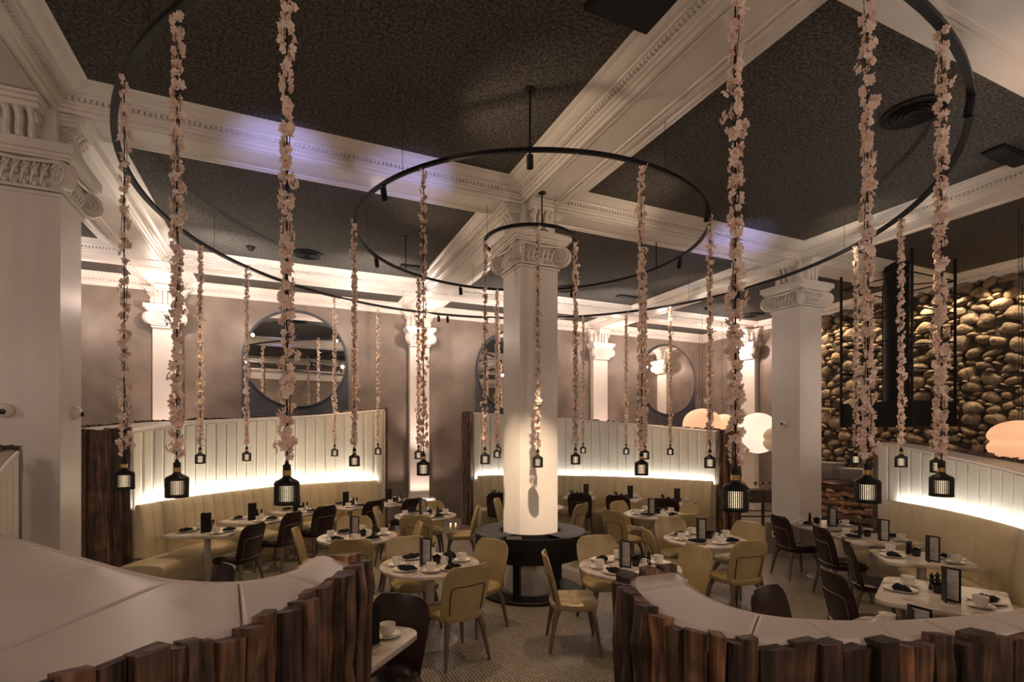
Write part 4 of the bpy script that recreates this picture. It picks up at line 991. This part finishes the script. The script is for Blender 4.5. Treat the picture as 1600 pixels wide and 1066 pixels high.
# ------------------------------------------------------------------ sideboard with glasses
p = at(1186, 11.7); o = empty('console_table', (p.x, p.y, 0), -YAW, 'dark wooden console table with drawers left of the right pillar', 'console table')
b = MB(); b.box((-.62, -.22, .76), (.62, .22, .80)); b.build('top', M['walnut'], o, bevel=.004)
b = MB(); b.box((-.58, -.20, .52), (.58, .20, .76)); b.build('body', M['walnut'], o, bevel=.004)
for k in (-1, 1):
    d = MB(); d.box((k*.28-.26, -.215, .545), (k*.28+.26, -.20, .74)); dd = d.build('drawer', mat('worn_walnut_front', (.05, .034, .024), .35), o, bevel=.003)
    d = MB(); d.lathe([(0, 0), (.014, 0), (.014, .015), (0, .02)], 12, M=Matrix.Translation((k*.28, -.215, .64))@Matrix.Rotation(PI/2, 4, 'X')); d.build('knob', M['brass'], dd)
for sx, sy in ((-.57, -.18), (-.57, .18), (.57, -.18), (.57, .18), (-.0, -.18)):
    b = MB(); b.box((sx-.025, sy-.025, 0), (sx+.025, sy+.025, .52)); b.build('leg', M['walnut'], o)
b = MB(); b.box((-.57, -.19, .20), (.57, -.165, .23)); b.box((-.57, -.19, .33), (.57, -.165, .355)); b.build('rail', M['walnut'], o)
b = MB(); b.lathe([(0, 0), (.034, 0), (.034, .003), (.005, .008), (.004, .07), (.012, .082), (.034, .11), (.036, .14), (.030, .175), (.029, .175), (.034, .14), (.031, .112), (0, .085)], 18); gl = b.build('wine_glass', M['glass'], None, smooth=True, angle=60)
GW = ('first', 'second', 'third', 'fourth', 'fifth', 'sixth', 'seventh', 'eighth')
for k in range(8):
    q = o.matrix_world if False else Matrix.Translation(o.location)@Matrix.Rotation(-YAW, 4, 'Z'); r_ = k % 4; x = -.12+r_*.16+(.06 if k > 3 else 0); y = -.1 if k < 4 else .06
    pp = q@Vector((x, y, .8005)); g = gl if k == 0 else gl.copy()
    if k: col.objects.link(g)
    g.location = pp; tag(g, 'stemmed glass, %s from the left in the %s row on the console' % (GW[r_], 'front' if k < 4 else 'rear'), 'glass', 'glasses on the console')
pp = q@Vector((-.42, 0, .8005)); fl = empty('flower_arrangement', pp, 0, 'low bowl of dusky flowers at the left end of the console', 'flowers')
b = MB(); b.lathe([(0, 0), (.07, 0), (.11, .07), (.105, .07), (.06, .01), (0, .01)], 24); b.build('bowl', M['china'], fl, smooth=True)
b = MB(); rs = random.Random(4)
for k in range(46):
    d = Vector((rs.uniform(-1, 1), rs.uniform(-1, 1), rs.uniform(0, 1))).normalized(); petal_flower(b, Vector((0, 0, .08))+d*.12, d, .035, rs, rs.uniform(0, .6))
b.build('blossom', M['petal'], fl, attr=True)
pp = q@Vector((.50, -.02, .8005)); cd = empty('candlestick', pp, 0, 'slim candlestick with white candle at the right end of the console', 'candlestick')
b = MB(); b.lathe([(0, 0), (.035, 0), (.035, .006), (.006, .012), (.006, .12), (.014, .13), (0, .13)], 16); b.build('stick', M['black'], cd, smooth=True)
b = MB(); b.lathe([(.009, .13), (.009, .27), (0, .272)], 12); b.build('candle', M['china'], cd, smooth=True)
# tea lights on the floor by the doorway
for k, (px, py, ds) in enumerate(((704, 819, 'left'), (712, 819, 'right'))):
    p = cam_px(px, py, 0.02); o = empty('tea_light', (p.x, p.y, 0), 0, 'glowing glass tea light on the floor by the doorway, %s one of two' % ds, 'tea light', 'tea lights by the doorway')
    b = MB(); b.lathe([(0, 0), (.03, 0), (.033, .05), (.03, .05), (.027, .004), (0, .004)], 16); b.build('holder', M['glass'], o, smooth=True)
    b = MB(); b.lathe([(0, .01), (.016, .01), (.012, .03), (0, .045)], 12); b.build('flame', M['candle'], o, smooth=True)
